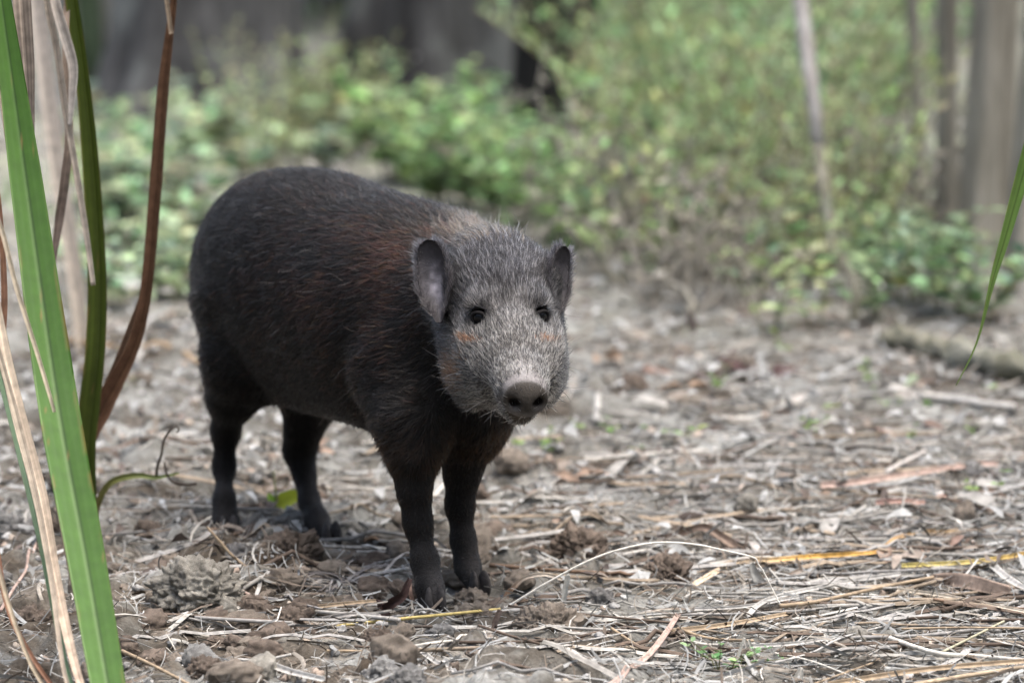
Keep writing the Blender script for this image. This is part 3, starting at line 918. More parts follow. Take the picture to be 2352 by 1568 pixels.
bcol = skin_col(BV)
bcol[len(HV):] = (0.026, 0.023, 0.026)
for k_, e in enumerate((earL, earR)):                     # inner ear: bare, paler skin low in the cup
    o_ = len(HV) + sum(len(x[0]) for x in (earL, earR)[:k_])
    nI = e[3][0].shape[0] * e[3][0].shape[1]
    v_ = np.repeat(np.linspace(0, 1, 34), 21); u_ = np.tile(np.linspace(-1, 1, 21), 34)
    w_ = (np.exp(-((v_ - 0.46) / 0.22) ** 2) * np.exp(-((u_ + 0.10) / 0.48) ** 2))[:, None]
    nn = (vnoise3(e[0][:nI], 250, 9)[:, None] + 0.9).clip(0.3, 1.5)
    bcol[o_:o_ + nI] = np.array([0.028, 0.025, 0.028]) * (1 - w_) + np.array([0.20, 0.187, 0.208]) * w_ * nn
skin_mat = attr_mat('hog_skin', rough=0.7, spec=0.2, nscale=500, nmix=0.25, bump=0.5, bscale=900)
ear_mat = attr_mat('hog_ear_skin', rough=0.55, spec=0.3, nscale=300, nmix=0.2, bump=0.3, bscale=700, transl=0.08)
hog = obj('pygmy_hog', mesh_from('pygmy_hog', BV - ORG, BF, (skin_mat, ear_mat), True, bcol, BMI), None, ORG)
tag(hog, 'small dark brown wild hog with grizzled face standing on dry mud', 'hog')

# eyes
em, nt, N, L, bs = new_mat('hog_eye')
bs.inputs['Base Color'].default_value = (0.003, 0.0025, 0.003, 1); bs.inputs['Roughness'].default_value = 0.06
bs.inputs['Specular IOR Level'].default_value = 0.25
lid_mat = attr_mat('hog_eyelid', rough=0.8, spec=0.08, nscale=900, nmix=0.3)


def uv_sphere(r, nu=20, nv=14, sc=(1, 1, 1)):
    V = []; F = []
    for j in range(nv + 1):
        t = math.pi * j / nv
        for i in range(nu):
            f = 2 * math.pi * i / nu
            V.append((r * sc[0] * math.sin(t) * math.cos(f), r * sc[1] * math.sin(t) * math.sin(f), r * sc[2] * math.cos(t)))
    for j in range(nv):
        for i in range(nu):
            a = j * nu + i; b = j * nu + (i + 1) % nu
            F.append((a, b, b + nu, a + nu))
    return np.array(V), F


for s_, e in zip((-1, 1), EYE_C):
    V_, F_ = uv_sphere(EYE_R)
    eye = obj('eye', mesh_from('eye', V_, F_, (em,)), hog, e + hs * s_ * 0.0004 + hf * 0.0010 + hu * 0.0004 - ORG)
    # the lids: a tapering fold of skin around the ball
    out = unit(hs * s_ * 0.45 + hf * 0.80 + hu * 0.42)
    lx = unit(np.cross(hu, out)); ly = unit(np.cross(out, lx))
    Vl = []; Fl = []; nr, nm = 28, 8
    for i in range(nr):
        t = 2 * math.pi * i / nr
        rr = np.array([math.cos(t) * 0.0056, math.sin(t) * (0.0042 if math.sin(t) > 0 else 0.0046)])
        ctr = rr[0] * lx + rr[1] * ly + out * (0.0036 + (0.0009 if math.sin(t) > 0 else 0.0002) * abs(math.sin(t)))
        rad = unit(rr[0] * lx + rr[1] * ly)
        th = 0.0011 + 0.0004 * max(0, math.sin(t))
        for j in range(nm):
            f = 2 * math.pi * j / nm
            Vl.append(ctr + th * (math.cos(f) * rad + math.sin(f) * out))
    for i in range(nr):
        for j in range(nm):
            Fl.append((i * nm + j, i * nm + (j + 1) % nm, ((i + 1) % nr) * nm + (j + 1) % nm, ((i + 1) % nr) * nm + j))
    obj('eyelid', mesh_from('eyelid', Vl, Fl, (lid_mat,), True, np.tile([0.012, 0.011, 0.011], (len(Vl), 1))), eye)

# hooves: two cleft toes for each foot
hoof_mat = attr_mat('hog_hoof', rough=0.7, spec=0.2, nscale=300, nmix=0.4, bump=0.3)


def hoof(c, fwd, rr=0.0056):
    fwd = unit(np.array([fwd[0], fwd[1], 0])); sd_ = np.array([fwd[1], -fwd[0], 0]); V = []; F = []
    for t in (-1, 1):
        ax = unit(fwd + sd_ * t * 0.22); ay = np.array([ax[1], -ax[0], 0]); o_ = len(V)
        V_, F_ = uv_sphere(1.0, 12, 8)
        for p in V_:
            z = max(p[2], -0.75)
            taper = 1.0 - 0.25 * (z + 1) / 2
            V.append(c + sd_ * t * rr * 0.62 + ax * (p[0] * rr * 1.35 * taper + 0.004) + ay * p[1] * rr * 0.60 * taper + UP * (z * 0.011 + 0.0105))
        F += [tuple(i + o_ for i in f) for f in F_]
    V = np.array(V)
    return obj('hoof', mesh_from('hoof', V - ORG, F, (hoof_mat,), True, np.tile([0.05, 0.045, 0.043], (len(V), 1))), hog)


for (x_, y_, Y_, fw) in ((994, 1398, 3.822, (0.35, -0.9)), (1094, 1347, 3.880, (0.5, -0.85)), (521, 1240, 4.093, (0.3, -0.9)), (754, 1242, 4.068, (0.55, -0.8))):
    q = P(x_, y_, Y_); q[2] = -0.003
    hoof(q, fw)

# ---- coat
rg = np.random.default_rng(5)


def grow(n, dens_fn):
    """scatter n roots over the body by area x density"""
    T = np.concatenate([HF[:, [0, 1, 2]], HF[:, [0, 2, 3]]])
    a, b, c = HV[T[:, 0]], HV[T[:, 1]], HV[T[:, 2]]
    ar = np.linalg.norm(np.cross(b - a, c - a), axis=1) * dens_fn((a + b + c) / 3)
    k = rg.choice(len(T), n, p=ar / ar.sum())
    r1 = np.sqrt(rg.random(n))[:, None]; r2 = rg.random(n)[:, None]
    w0, w1, w2 = 1 - r1, r1 * (1 - r2), r1 * r2
    t = T[k]
    return HV[t[:, 0]] * w0 + HV[t[:, 1]] * w1 + HV[t[:, 2]] * w2, unit(HN[t[:, 0]] * w0 + HN[t[:, 1]] * w1 + HN[t[:, 2]] * w2)


def flow(p, n):
    head, muz, nape, leg, a, b, c = region(p)
    d = -HD + np.array([0, 0, -0.55])
    d = np.tile(d, (len(p), 1))
    dl = np.tile([0.0, 0, -1.0], (len(p), 1)) + 0.2 * -HD
    d = d * (1 - leg[:, None]) + dl * leg[:, None]
    dh = np.tile(-hf, (len(p), 1)) + hs * (b * 9)[:, None] + hu * (np.where(c < -0.03, -0.6, 0.15))[:, None]
    # hair below the eye sweeps out and down over the jowl
    d = d * (1 - head[:, None]) + dh * head[:, None]
    d = unit(d - n * np.sum(d * n, 1, keepdims=True))
    return d, head, muz, nape, leg, a, b, c


def dens(p):
    head, muz, nape, leg, a, b, c = region(p)
    w = 1.0 + 1.7 * head + 0.6 * leg
    w *= 1 - sstep(a, 0.084, 0.089) * head * 0.97                # bare snout
    for e, s_ in zip(EYE_C, (-1, 1)):
        r = np.linalg.norm(p - e - hs * s_ * 0.002 - hf * 0.002 - hu * 0.002, axis=1)
        w *= 1 - 0.97 * (r < 0.0068)
    w *= 1 - 0.7 * ((p[:, 2] < 0.012))
    return w


NF = 190000
p, n = grow(NF, dens)
d, head, muz, nape, leg, a, b, c = flow(p, n)
cl = vnoise3(p, 130, 21)                                         # clumps share a lean
side = unit(np.cross(n, d))
d = unit(d + side * ((0.40 * cl + 0.20 * rg.standard_normal(NF)) * (1 - 0.45 * head))[:, None])
jow = head * sstep(-c, 0.030, 0.055) * sstep(-a, -0.06, -0.02)
Lh = 0.0098 * (1 - head) * (1 - 0.60 * leg) + head * (0.0080 - 0.0036 * sstep(a, -0.02, 0.06)) + 0.006 * nape + 0.005 * jow
fore = 1 - sstep(p[:, 2], 0.02, 0.06)
Lh = Lh * (1 - 0.35 * fore) * (0.65 + 0.7 * rg.random(NF))
lift = 0.17 + 0.07 * rg.standard_normal(NF) + 0.30 * nape + 0.12 * head + 0.06 * jow - 0.02 * leg
lift += 0.15 * (rg.random(NF) < 0.03)
px, _ = proj(p)
# colours of single hairs
u = rg.random(NF)
pat = vnoise3(p, 34, 40) * 0.5 + vnoise3(p, 90, 41) * 0.35
C = np.where((u < 0.54)[:, None], [0.0035, 0.0028, 0.0026], np.where((u < 0.86)[:, None], [0.017, 0.0142, 0.0128], [0.085, 0.074, 0.066]))
red = np.exp(-((px[:, 0] - 790) / 190) ** 2 - ((px[:, 1] - 680) / 150) ** 2) + 0.55 * np.exp(-((px[:, 0] - 960) / 130) ** 2 - ((px[:, 1] - 560) / 60) ** 2)
isred = rg.random(NF) < np.clip(red * (0.62 + 1.2 * pat), 0, 0.8) * (1 - head)
C = np.where(isred[:, None], np.where((rg.random(NF) < 0.2)[:, None], [0.15, 0.062, 0.022], [0.075, 0.026, 0.019]), C)
brown = sstep(-p[:, 2], -0.150, -0.10) * (1 - 0.7 * leg) * (1 - head) * sstep(-p[:, 1], -3.96, -3.90)
C = np.where((rg.random(NF) < 0.75 * brown)[:, None], [0.055, 0.025, 0.011], C)
edge = sstep(px[:, 1], 450, 380) * sstep(-px[:, 0], -700, -560)
C = np.where((rg.random(NF) < 0.5 * edge)[:, None], [0.085, 0.05, 0.032], C)
u2 = rg.random(NF)
Cn = np.where((u2 < 0.40)[:, None], [0.17, 0.115, 0.07], np.where((u2 < 0.72)[:, None], [0.26, 0.225, 0.185], [0.025, 0.02, 0.018]))
C = np.where((rg.random(NF) < np.clip(nape * 1.1, 0, 0.9))[:, None], Cn, C)
u3 = rg.random(NF)
lt = sstep(a, -0.02, 0.05)[:, None]
sidedark = (sstep(np.abs(b), 0.024, 0.034) * sstep(-c, 0.02, 0.04))[:, None]
Ch = np.where((u3 < 0.50)[:, None], [0.006, 0.0057, 0.0062], np.where((u3 < 0.80)[:, None], [0.032, 0.0312, 0.036], [0.25, 0.246, 0.255]))
Cm = np.where((u3 < 0.34)[:, None], [0.014, 0.0125, 0.0115], np.where((u3 < 0.62)[:, None], [0.095, 0.089, 0.080], [0.42, 0.395, 0.355]))
Chd = Ch * (1 - lt) + Cm * lt
Chd = Chd * (1 - 0.45 * sidedark)
temple = sstep(np.abs(b), 0.022, 0.034) * sstep(-a, -0.004, 0.020) * sstep(c, -0.045, -0.03)
jaw = sstep(-c, 0.054, 0.070)  # lower jaw: dark coat plus shade painted into the hair colour
lach = np.exp(-((np.abs(b) - 0.0165 - 0.12 * np.clip(a - 0.01, 0, 1)) / 0.0035) ** 2) * sstep(a, 0.004, 0.012) * (1 - sstep(a, 0.028, 0.045)) * sstep(c, -0.035, -0.028)
Chd = Chd * (1 - 0.75 * np.clip(temple + 0.9 * jaw + 0.8 * lach, 0, 1))[:, None]
for e in EYE_C:
    Chd = Chd * (1 - 0.7 * np.exp(-(np.linalg.norm(p - e - hf * 0.004, axis=1) / 0.0125) ** 4))[:, None]
# chestnut dashes under the eyes and on the jowl
for mx_ in (1072, 1254):
    rs = np.exp(-((px[:, 0] - mx_) / 21) ** 2 - ((px[:, 1] - 781 - 0.12 * (px[:, 0] - mx_)) / 6.5) ** 2) * head
    Chd = np.where((rg.random(NF) < (1.5 if mx_ < 1100 else 0.8) * rs)[:, None], [0.15, 0.055, 0.026], Chd)
rs = np.exp(-((px[:, 0] - 1040) / 20) ** 2 - ((px[:, 1] - 855) / 45) ** 2) * head
Chd = np.where((rg.random(NF) < 0.8 * rs)[:, None], [0.09, 0.04, 0.018], Chd)
C = np.where((rg.random(NF) < head)[:, None], Chd, C)
dusty = fore * leg
C = np.where((rg.random(NF) < 0.55 * dusty)[:, None], [0.030, 0.026, 0.025], C)
C = C * (0.75 + 0.5 * rg.random(NF))[:, None] * (0.27 + 0.56 * np.clip(head + 0.7 * nape, 0, 1))[:, None]


def hair_object(name, p, n, d, Lh, lift, C, rad, parent, mat, K=5, wav=0.0, sink=0.0003):
    M = len(p)
    t = np.linspace(0, 1, K)[None, :, None]
    el = np.clip(lift, 0.03, 1.2)[:, None, None]
    up = np.sin(el) * (t - 0.42 * t * t)
    al = np.cos(el) * t
    pts = (p - n * sink)[:, None, :] + Lh[:, None, None] * (al * d[:, None, :] + up * n[:, None, :])
    if wav:
        pts = pts + (Lh[:, None, None] * wav * t * t) * rg.standard_normal((M, 1, 3))
    pts[:, :, 2] = np.maximum(pts[:, :, 2], 0.001)
    ok = np.ones(M, bool)
    for e, s_ in zip(EYE_C, (-1, 1)):                            # no hair across the eyes
        oc = e + hs * s_ * 0.0028 + hf * 0.0050 + hu * 0.0028
        ok &= np.linalg.norm(pts - oc, axis=2).min(1) > 0.0050
    pts = pts[ok]; rad = rad[ok]; C = C[ok]; M = len(pts)
    hcv = bpy.data.hair_curves.new(name)
    hcv.add_curves([K] * M)
    hcv.attributes['position'].data.foreach_set('vector', (pts - ORG).astype(np.float32).ravel())
    ra = hcv.attributes.get('radius') or hcv.attributes.new('radius', 'FLOAT', 'POINT')
    r_ = rad[:, None] * np.array([1.0, 1.0, 0.85, 0.6, 0.15])[None, :K] if K == 5 else rad[:, None] * np.linspace(1, 0.15, K)[None]
    ra.data.foreach_set('value', r_.astype(np.float32).ravel())
    ca = hcv.attributes.new('col', 'FLOAT_COLOR', 'CURVE')
    c4 = np.ones((M, 4), dtype=np.float32); c4[:, :3] = C
    ca.data.foreach_set('color', c4.ravel())
    hcv.materials.append(mat)
    return obj(name, hcv, parent)


fm, nt, N, L, bs = new_mat('hog_fur')
N.remove(bs)
hb = N.new('ShaderNodeBsdfHairPrincipled')
hb.parametrization = 'COLOR'
at = N.new('ShaderNodeAttribute'); at.attribute_name = 'col'
L.new(at.outputs['Color'], hb.inputs['Color'])
hb.inputs['Roughness'].default_value = 0.42
hb.inputs['IOR'].default_value = 1.30
hb.inputs['Radial Roughness'].default_value = 0.5
hb.inputs['Random Roughness'].default_value = 0.2
L.new(hb.outputs[0], N['Material Output'].inputs['Surface'])

rad = (0.00017 + 0.00005 * rg.random(NF)) * (1 + 0.05 * head) * (1 - 0.15 * leg)
hair_object('fur', p, n, d, Lh, lift, C, rad, hog, fm, wav=0.10)
# a few long guard hairs on cheek, chin, throat, belly and nape
def dens2(p):
    head, muz, nape, leg, a, b, c = region(p)
    w = 0.35 + 5 * head * sstep(-c, 0.03, 0.05) * (a < 0.08) + 6 * nape + 1.2 * sstep(-p[:, 2], -0.13, -0.10) * (1 - leg)
    return w * (1 - sstep(a, 0.080, 0.088) * head)
N2 = 650
p, n = grow(N2, dens2)
d, head, muz, nape, leg, a, b, c = flow(p, n)
d = unit(d + 0.35 * rg.standard_normal((N2, 3)))
Lg = (0.010 + 0.008 * rg.random(N2)) * (1 - 0.6 * leg)
u = rg.random(N2)
C = np.where((u < 0.45)[:, None], [0.34, 0.30, 0.25], [0.03, 0.025, 0.022]); C = np.where((head < 0.5)[:, None] & (nape < 0.4)[:, None], [0.022, 0.017, 0.014], C)
hair_object('guard_hair', p, n, d, Lg, 0.55 + 0.25 * rg.random(N2), C, np.full(N2, 0.00016), hog, fm, wav=0.25)

# short dark hair along the ear rims and backs
ep, en, ed_, = [], [], []
for e in (earL, earR):
    A3, B3, n3 = e[3]
    nv_, nu_ = A3.shape[:2]
    up3 = unit(A3[-1, nu_ // 2] - A3[0, nu_ // 2])
    for k_ in range(3600):
        j = int(rg.integers(3, nv_ - 1))
        if k_ % 3:
            i = int(rg.integers(0, nu_)); q = B3[j, i]; nn = -n3
        else:
            i = int(rg.choice([0, nu_ - 1])); q = A3[j, i]; nn = unit(A3[j, i] - A3[j, nu_ // 2])
        ep.append(q + 0.0006 * rg.standard_normal(3)); en.append(nn); ed_.append(unit(up3 + 0.3 * rg.standard_normal(3)))
NE = len(ep)
hair_object('ear_hair', np.array(ep), np.array(en), np.array(ed_), 0.0035 + 0.0035 * rg.random(NE), 0.35 + 0.3 * rg.random(NE), np.where((rg.random(NE) < 0.25)[:, None], [0.12, 0.115, 0.12], [0.018, 0.016, 0.017]), np.full(NE, 0.00013), hog, fm, wav=0.15, sink=0.0002)

# ================================================================== reeds in front
reed_green = attr_mat('reed_leaf', rough=0.5, spec=0.3, nscale=120, nmix=0.10, transl=0.12)
reed_dry = attr_mat('dry_reed', rough=0.7, spec=0.25, nscale=150, nmix=0.25, transl=0.12)


def catmull(pts, n):
    pts = np.asarray(pts, float); m = len(pts); t = np.linspace(0, m - 1, n); out = []
    for u in t:
        i = min(int(u), m - 2); f = u - i
        p0, p1, p2, p3 = pts[max(i - 1, 0)], pts[i], pts[i + 1], pts[min(i + 2, m - 1)]
        out.append(0.5 * (2 * p1 + (p2 - p0) * f + (2 * p0 - 5 * p1 + 4 * p2 - p3) * f * f + (3 * p1 - p0 - 3 * p2 + p3) * f ** 3))
    return np.array(out)


def ribbon(ctr, wid, face, fold=0.12, th=0.0004, ribs=9, twist=0.0):
    """a leaf blade: creased along its midrib, thin but closed"""
    ctr = np.asarray(ctr, float); M = len(ctr)
    T = unit(np.gradient(ctr, axis=0)); face = np.broadcast_to(np.asarray(face, float), ctr.shape)
    S = unit(np.cross(T, face)); Nn = unit(np.cross(S, T))
    if twist:
        a = np.linspace(0, twist, M)[:, None]; S, Nn = S * np.cos(a) + Nn * np.sin(a), Nn * np.cos(a) - S * np.sin(a)
    w = np.asarray(wid)[:, None, None] / 2
    u = np.linspace(-1, 1, ribs)[None, :, None]
    prof = fold * (np.abs(u) - 0.5) * 2 + 0.006 * np.cos(u * 15)
    A = ctr[:, None, :] + S[:, None, :] * u * w + Nn[:, None, :] * prof * w
    B = A - Nn[:, None, :] * th * (1 - 0.9 * u ** 4 + 0.6 * np.exp(-(u / 0.08) ** 2) * 2)
    V = np.concatenate([A.reshape(-1, 3), B.reshape(-1, 3)]); K = M * ribs; F = []
    for j in range(M - 1):
        for i in range(ribs - 1):
            a = j * ribs + i
            F.append((a, a + 1, a + ribs + 1, a + ribs)); F.append((K + a, K + a + ribs, K + a + ribs + 1, K + a + 1))
        for i in (0, ribs - 1):
            a = j * ribs + i; F.append((a, a + ribs, K + a + ribs, K + a))
    for j in (0, M - 1):
        for i in range(ribs - 1):
            a = j * ribs + i; F.append((a, a + 1, K + a + 1, K + a))
    uu = np.tile(np.linspace(-1, 1, ribs), M * 2); vv = np.tile(np.repeat(np.linspace(0, 1, M), ribs), 2)
    return V, F, uu, vv


def blade(parent, root, name, pts, kind, fold=0.12, n=40, face=(0, -1, 0.1), col=None, col2=None, edge=None, stripes=0.0, label=None, twist=0.0, seed=0, clean=False):
    """pts: list of (photo x, photo y, distance Y, width in photo pixels)"""
    c3 = np.array([P(x, y, Y) for x, y, Y, w in pts]); wd = np.array([w * Y / FD for x, y, Y, w in pts])
    ctr = catmull(c3, n) if not clean else np.stack([np.interp(np.linspace(0, len(pts) - 1, n), np.arange(len(pts)), c3[:, i]) for i in range(3)], 1)
    w_ = np.interp(np.linspace(0, len(pts) - 1, n), np.arange(len(pts)), wd)
    V, F, u, v = ribbon(ctr, w_, face, fold, twist=twist, ribs=17)
    C = np.array(col)[None] * np.ones((len(V), 1))
    if col2 is not None:
        C = C * (1 - v[:, None]) + np.array(col2)[None] * v[:, None]
    if stripes:
        s_ = vnoise(u * 7 + seed * 3.3, v * 2.5, 50 + seed)[:, None]
        C = C * (1 + stripes * (s_ - 0.5) * 2)
    if kind == 'g':
        C = np.where((np.abs(u - 0.12) < 0.07)[:, None], C * 0.55, np.where((u > 0.15)[:, None], C * 0.92, C))  # shadow line of the crease and fold shading painted into the colour
    if kind == 'g':
        wv = vnoise(v * 46 + seed * 7.7, u * 1.5 + 3, 71 + seed); sp_k = vnoise(v * 120 + seed, u * 9, 90 + seed)
        wear = np.clip((np.abs(u) - 0.78) * 4, 0, 1) * sstep(wv, 0.55, 0.75) + 0.8 * sstep(sp_k, 0.90, 0.97)
        C = C * (1 - 0.75 * wear[:, None]) + np.array([[0.20, 0.13, 0.045]]) * 0.75 * wear[:, None]
        C = C * (0.94 + 0.12 * vnoise(v * 9 + seed, u * 0.7, 33 + seed))[:, None]
    if edge is not None:
        C = np.where(((np.abs(u) > 0.93) & (vnoise(v * 14 + seed, u * 0 + 1, 12) > 0.35))[:, None], np.array(edge)[None], C)
    o_ = obj(name, mesh_from(name, V - root, F, (reed_green if kind == 'g' else reed_dry,), True, np.clip(C, 0.004, 0.9)), parent)
    if label: o_['label'] = label
    return o_


def clump(name, root, label):
    e = bpy.data.objects.new(name, None); link(e); e.location = root; e.empty_display_size = 0.05
    tag(e, label, 'reed')
    return e


GRN = (0.105, 0.235, 0.028); PALE = (0.50, 0.43, 0.33); TAN = (0.33, 0.25, 0.165); RUST = (0.125, 0.058, 0.030)
r1_ = Gz(262, 1655)
c1 = clump('reed_clump', r1_, 'near reed clump with one broad green leaf and pale dry leaves')
Yr = r1_[1]
blade(c1, r1_, 'green_leaf', [(266, 1665, Yr, 70), (246, 1568, Yr + 0.03, 84), (195, 1273, Yr + 0.10, 92), (146, 1012, Yr + 0.16, 98), (111, 790, Yr + 0.21, 94), (56, 395, Yr + 0.28, 76), (2, 0, Yr + 0.33, 46), (-45, -330, Yr + 0.36, 16), (-60, -470, Yr + 0.37, 2)],
      'g', 0.22, 140, (0.25, -1, 0.15), (0.068, 0.150, 0.026), (0.030, 0.086, 0.003), stripes=0.04, edge=(0.13, 0.22, 0.06), label='broad bright green leaf with a midrib crease')
blade(c1, r1_, 'dry_leaf', [(225, 1665, Yr, 14), (176, 1540, Yr + 0.03, 20), (128, 1330, Yr + 0.09, 26), (92, 1140, Yr + 0.13, 36), (45, 960, Yr + 0.17, 34), (8, 800, Yr + 0.20, 30), (-22, 620, Yr + 0.22, 20), (-40, 480, Yr + 0.23, 4)],
      'd', 0.25, 46, (0.1, -1, 0.1), (0.46, 0.36, 0.28), (0.55, 0.47, 0.36), stripes=0.45, seed=1, label='pale straw coloured dry leaf')
blade(c1, r1_, 'dry_leaf', [(215, 1665, Yr, 8), (152, 1560, Yr + 0.02, 10), (118, 1330, Yr + 0.08, 13), (78, 1120, Yr + 0.12, 15), (30, 930, Yr + 0.16, 16), (-12, 770, Yr + 0.18, 12), (-30, 640, Yr + 0.19, 3)],
      'd', 0.25, 46, (0.1, -1, 0.1), (0.30, 0.25, 0.20), (0.40, 0.34, 0.26), stripes=0.4, seed=2)
blade(c1, r1_, 'green_leaf', [(225, 1665, Yr, 8), (160, 1560, Yr + 0.05, 12), (96, 1250, Yr + 0.13, 18), (52, 1060, Yr + 0.19, 20), (12, 900, Yr + 0.24, 20), (-30, 740, Yr + 0.28, 16), (-60, 600, Yr + 0.3, 3)],
      'g', 0.2, 46, (0.1, -1, 0.1), (0.13, 0.21, 0.12), (0.11, 0.19, 0.09), stripes=0.1)
blade(c1, r1_, 'dry_leaf', [(240, 1665, Yr, 21.6), (210, 1500, Yr + 0.07, 25.2), (140, 1150, Yr + 0.17, 28.8), (70, 640, Yr + 0.27, 28.8), (5, 150, Yr + 0.35, 32.4), (-20, -120, Yr + 0.37, 32.4), (20, -210, Yr + 0.37, 36), (44, -120, Yr + 0.36, 39.6), (50, 0, Yr + 0.35, 43.2), (60, 150, Yr + 0.345, 39.6), (70, 330, Yr + 0.34, 18), (76, 345, Yr + 0.34, 5.4)],
      'd', 0.25, 70, (0.1, -1, 0.1), (0.22, 0.17, 0.12), (0.30, 0.25, 0.21), stripes=0.6, seed=4)
blade(c1, r1_, 'dry_leaf', [(200, 1665, Yr, 8), (60, 1500, Yr + 0.03, 10), (-70, 1000, Yr + 0.08, 12), (-60, 560, Yr + 0.12, 12), (-25, 480, Yr + 0.13, 12), (4, 530, Yr + 0.13, 12), (38, 660, Yr + 0.125, 11), (82, 800, Yr + 0.12, 10), (112, 900, Yr + 0.115, 9), (125, 946, Yr + 0.115, 7)],
      'd', 0.35, 70, (0.1, -1, 0.1), (0.40, 0.33, 0.24), (0.62, 0.54, 0.41), stripes=0.3, seed=5)
blade(c1, r1_, 'dry_leaf', [(190, 1665, Yr, 8), (20, 1400, Yr + 0.1, 14), (-25, 1000, Yr + 0.2, 16), (6, 760, Yr + 0.24, 16), (8, 620, Yr + 0.26, 14), (-8, 420, Yr + 0.28, 10), (-40, 300, Yr + 0.28, 2)],
      'd', 0.3, 46, (0.2, -1, 0.1), (0.20, 0.10, 0.06), (0.17, 0.09, 0.055), stripes=0.3, seed=6)

r2_ = Gz(212, 1255)
c2 = clump('reed_clump', r2_, 'second reed clump with a rusty brown stalk and an olive green blade')
Yr = r2_[1]
blade(c2, r2_, 'green_leaf', [(210, 1270, Yr, 35.1), (203, 1120, Yr - 0.005, 48.6), (200, 1020, Yr - 0.01, 54), (209, 930, Yr - 0.015, 54), (220, 830, Yr - 0.02, 51.3), (226, 720, Yr - 0.02, 49.95), (225, 600, Yr - 0.02, 47.25), (213, 400, Yr - 0.02, 43.2), (194, 200, Yr - 0.02, 36.45), (166, 0, Yr - 0.02, 32.4), (120, -260, Yr - 0.02, 18.9), (100, -380, Yr - 0.02, 2.7)],
      'g', 0.35, 60, (-0.35, -1, 0.1), (0.075, 0.100, 0.014), (0.085, 0.125, 0.014), stripes=0.35, edge=(0.25, 0.21, 0.06), seed=3, label='narrow olive green blade with a yellowed edge')
blade(c2, r2_, 'stalk', [(205, 1270, Yr, 39), (190, 1120, Yr, 44.2), (200, 1015, Yr, 46.8), (232, 945, Yr + 0.004, 52), (272, 870, Yr + 0.008, 39), (306, 800, Yr + 0.01, 31.2), (330, 715, Yr + 0.01, 28.6), (345, 600, Yr + 0.01, 28.6), (360, 420, Yr + 0.01, 29.9), (376, 210, Yr + 0.01, 27.3), (391, 75, Yr + 0.01, 19.5), (400, 0, Yr + 0.01, 15.6), (408, -160, Yr + 0.01, 10.4), (410, -260, Yr + 0.01, 2.6)],
      'd', 0.75, 70, (-0.15, -1, 0.1), (0.110, 0.058, 0.035), (0.17, 0.095, 0.055), stripes=0.35, seed=7, label='rusty brown folded stalk curving upward')
blade(c2, r2_, 'stalk', [(205, 1270, Yr + 0.012, 18), (192, 1110, Yr + 0.012, 22), (206, 1000, Yr + 0.012, 22), (236, 915, Yr + 0.012, 20), (268, 840, Yr + 0.014, 18), (298, 760, Yr + 0.016, 15), (322, 690, Yr + 0.018, 10), (338, 640, Yr + 0.018, 5)],
      'd', 0.6, 46, (-0.3, -1, 0.1), (0.12, 0.068, 0.042), (0.19, 0.125, 0.085), stripes=0.3, seed=8)
blade(c2, r2_, 'dry_leaf', [(393, 78, Yr + 0.004, 10), (388, 40, Yr + 0.002, 11), (380, -20, Yr, 11), (366, -120, Yr, 8), (350, -200, Yr, 2)], 'd', 0.4, 24, (0.2, -1, 0.1), (0.40, 0.31, 0.22), (0.32, 0.25, 0.18), stripes=0.4, seed=9)
blade(c2, r2_, 'dry_leaf', [(210, 1270, Yr + 0.02, 15), (203, 1000, Yr + 0.015, 18), (222, 740, Yr + 0.01, 18), (215, 420, Yr + 0.01, 18), (170, 30, Yr + 0.01, 18), (128, -150, Yr, 18), (98, -170, Yr - 0.04, 18), (108, 0, Yr - 0.05, 16.5), (130, 110, Yr - 0.05, 16.5), (150, 250, Yr - 0.05, 16.5), (176, 400, Yr - 0.05, 15), (199, 545, Yr - 0.05, 13.5), (214, 655, Yr - 0.05, 10.5)],
      'd', 0.45, 90, (0.1, -1, 0.1), (0.36, 0.29, 0.21), (0.60, 0.53, 0.45), stripes=0.5, seed=10)
blade(c2, r2_, 'dry_leaf', [(210, 1270, Yr + 0.03, 15), (205, 1000, Yr + 0.02, 18), (224, 740, Yr + 0.016, 18), (216, 420, Yr + 0.016, 18), (172, 30, Yr + 0.016, 18), (140, -140, Yr, 18), (112, -110, Yr - 0.045, 19.5), (126, 0, Yr - 0.055, 22.5), (148, 80, Yr - 0.055, 25.5), (167, 150, Yr - 0.055, 22.5), (166, 215, Yr - 0.055, 18), (160, 290, Yr - 0.055, 7.5)],
      'd', 0.3, 90, (0.1, -1, 0.1), (0.36, 0.29, 0.21), (0.50, 0.46, 0.42), stripes=0.4, seed=11)
blade(c2, r2_, 'dry_leaf', [(210, 1270, Yr + 0.04, 10), (206, 1000, Yr + 0.03, 12), (225, 740, Yr + 0.02, 12), (217, 420, Yr + 0.02, 12), (176, 60, Yr + 0.02, 12), (160, -40, Yr + 0.0, 14), (150, 90, Yr - 0.03, 16), (158, 300, Yr - 0.035, 20), (150, 400, Yr - 0.035, 22), (136, 500, Yr - 0.03, 22), (124, 590, Yr - 0.03, 12), (128, 605, Yr - 0.03, 3)],
      'd', 0.3, 90, (0.3, -1, 0.1), (0.26, 0.20, 0.15), (0.22, 0.17, 0.14), stripes=0.35, seed=12)

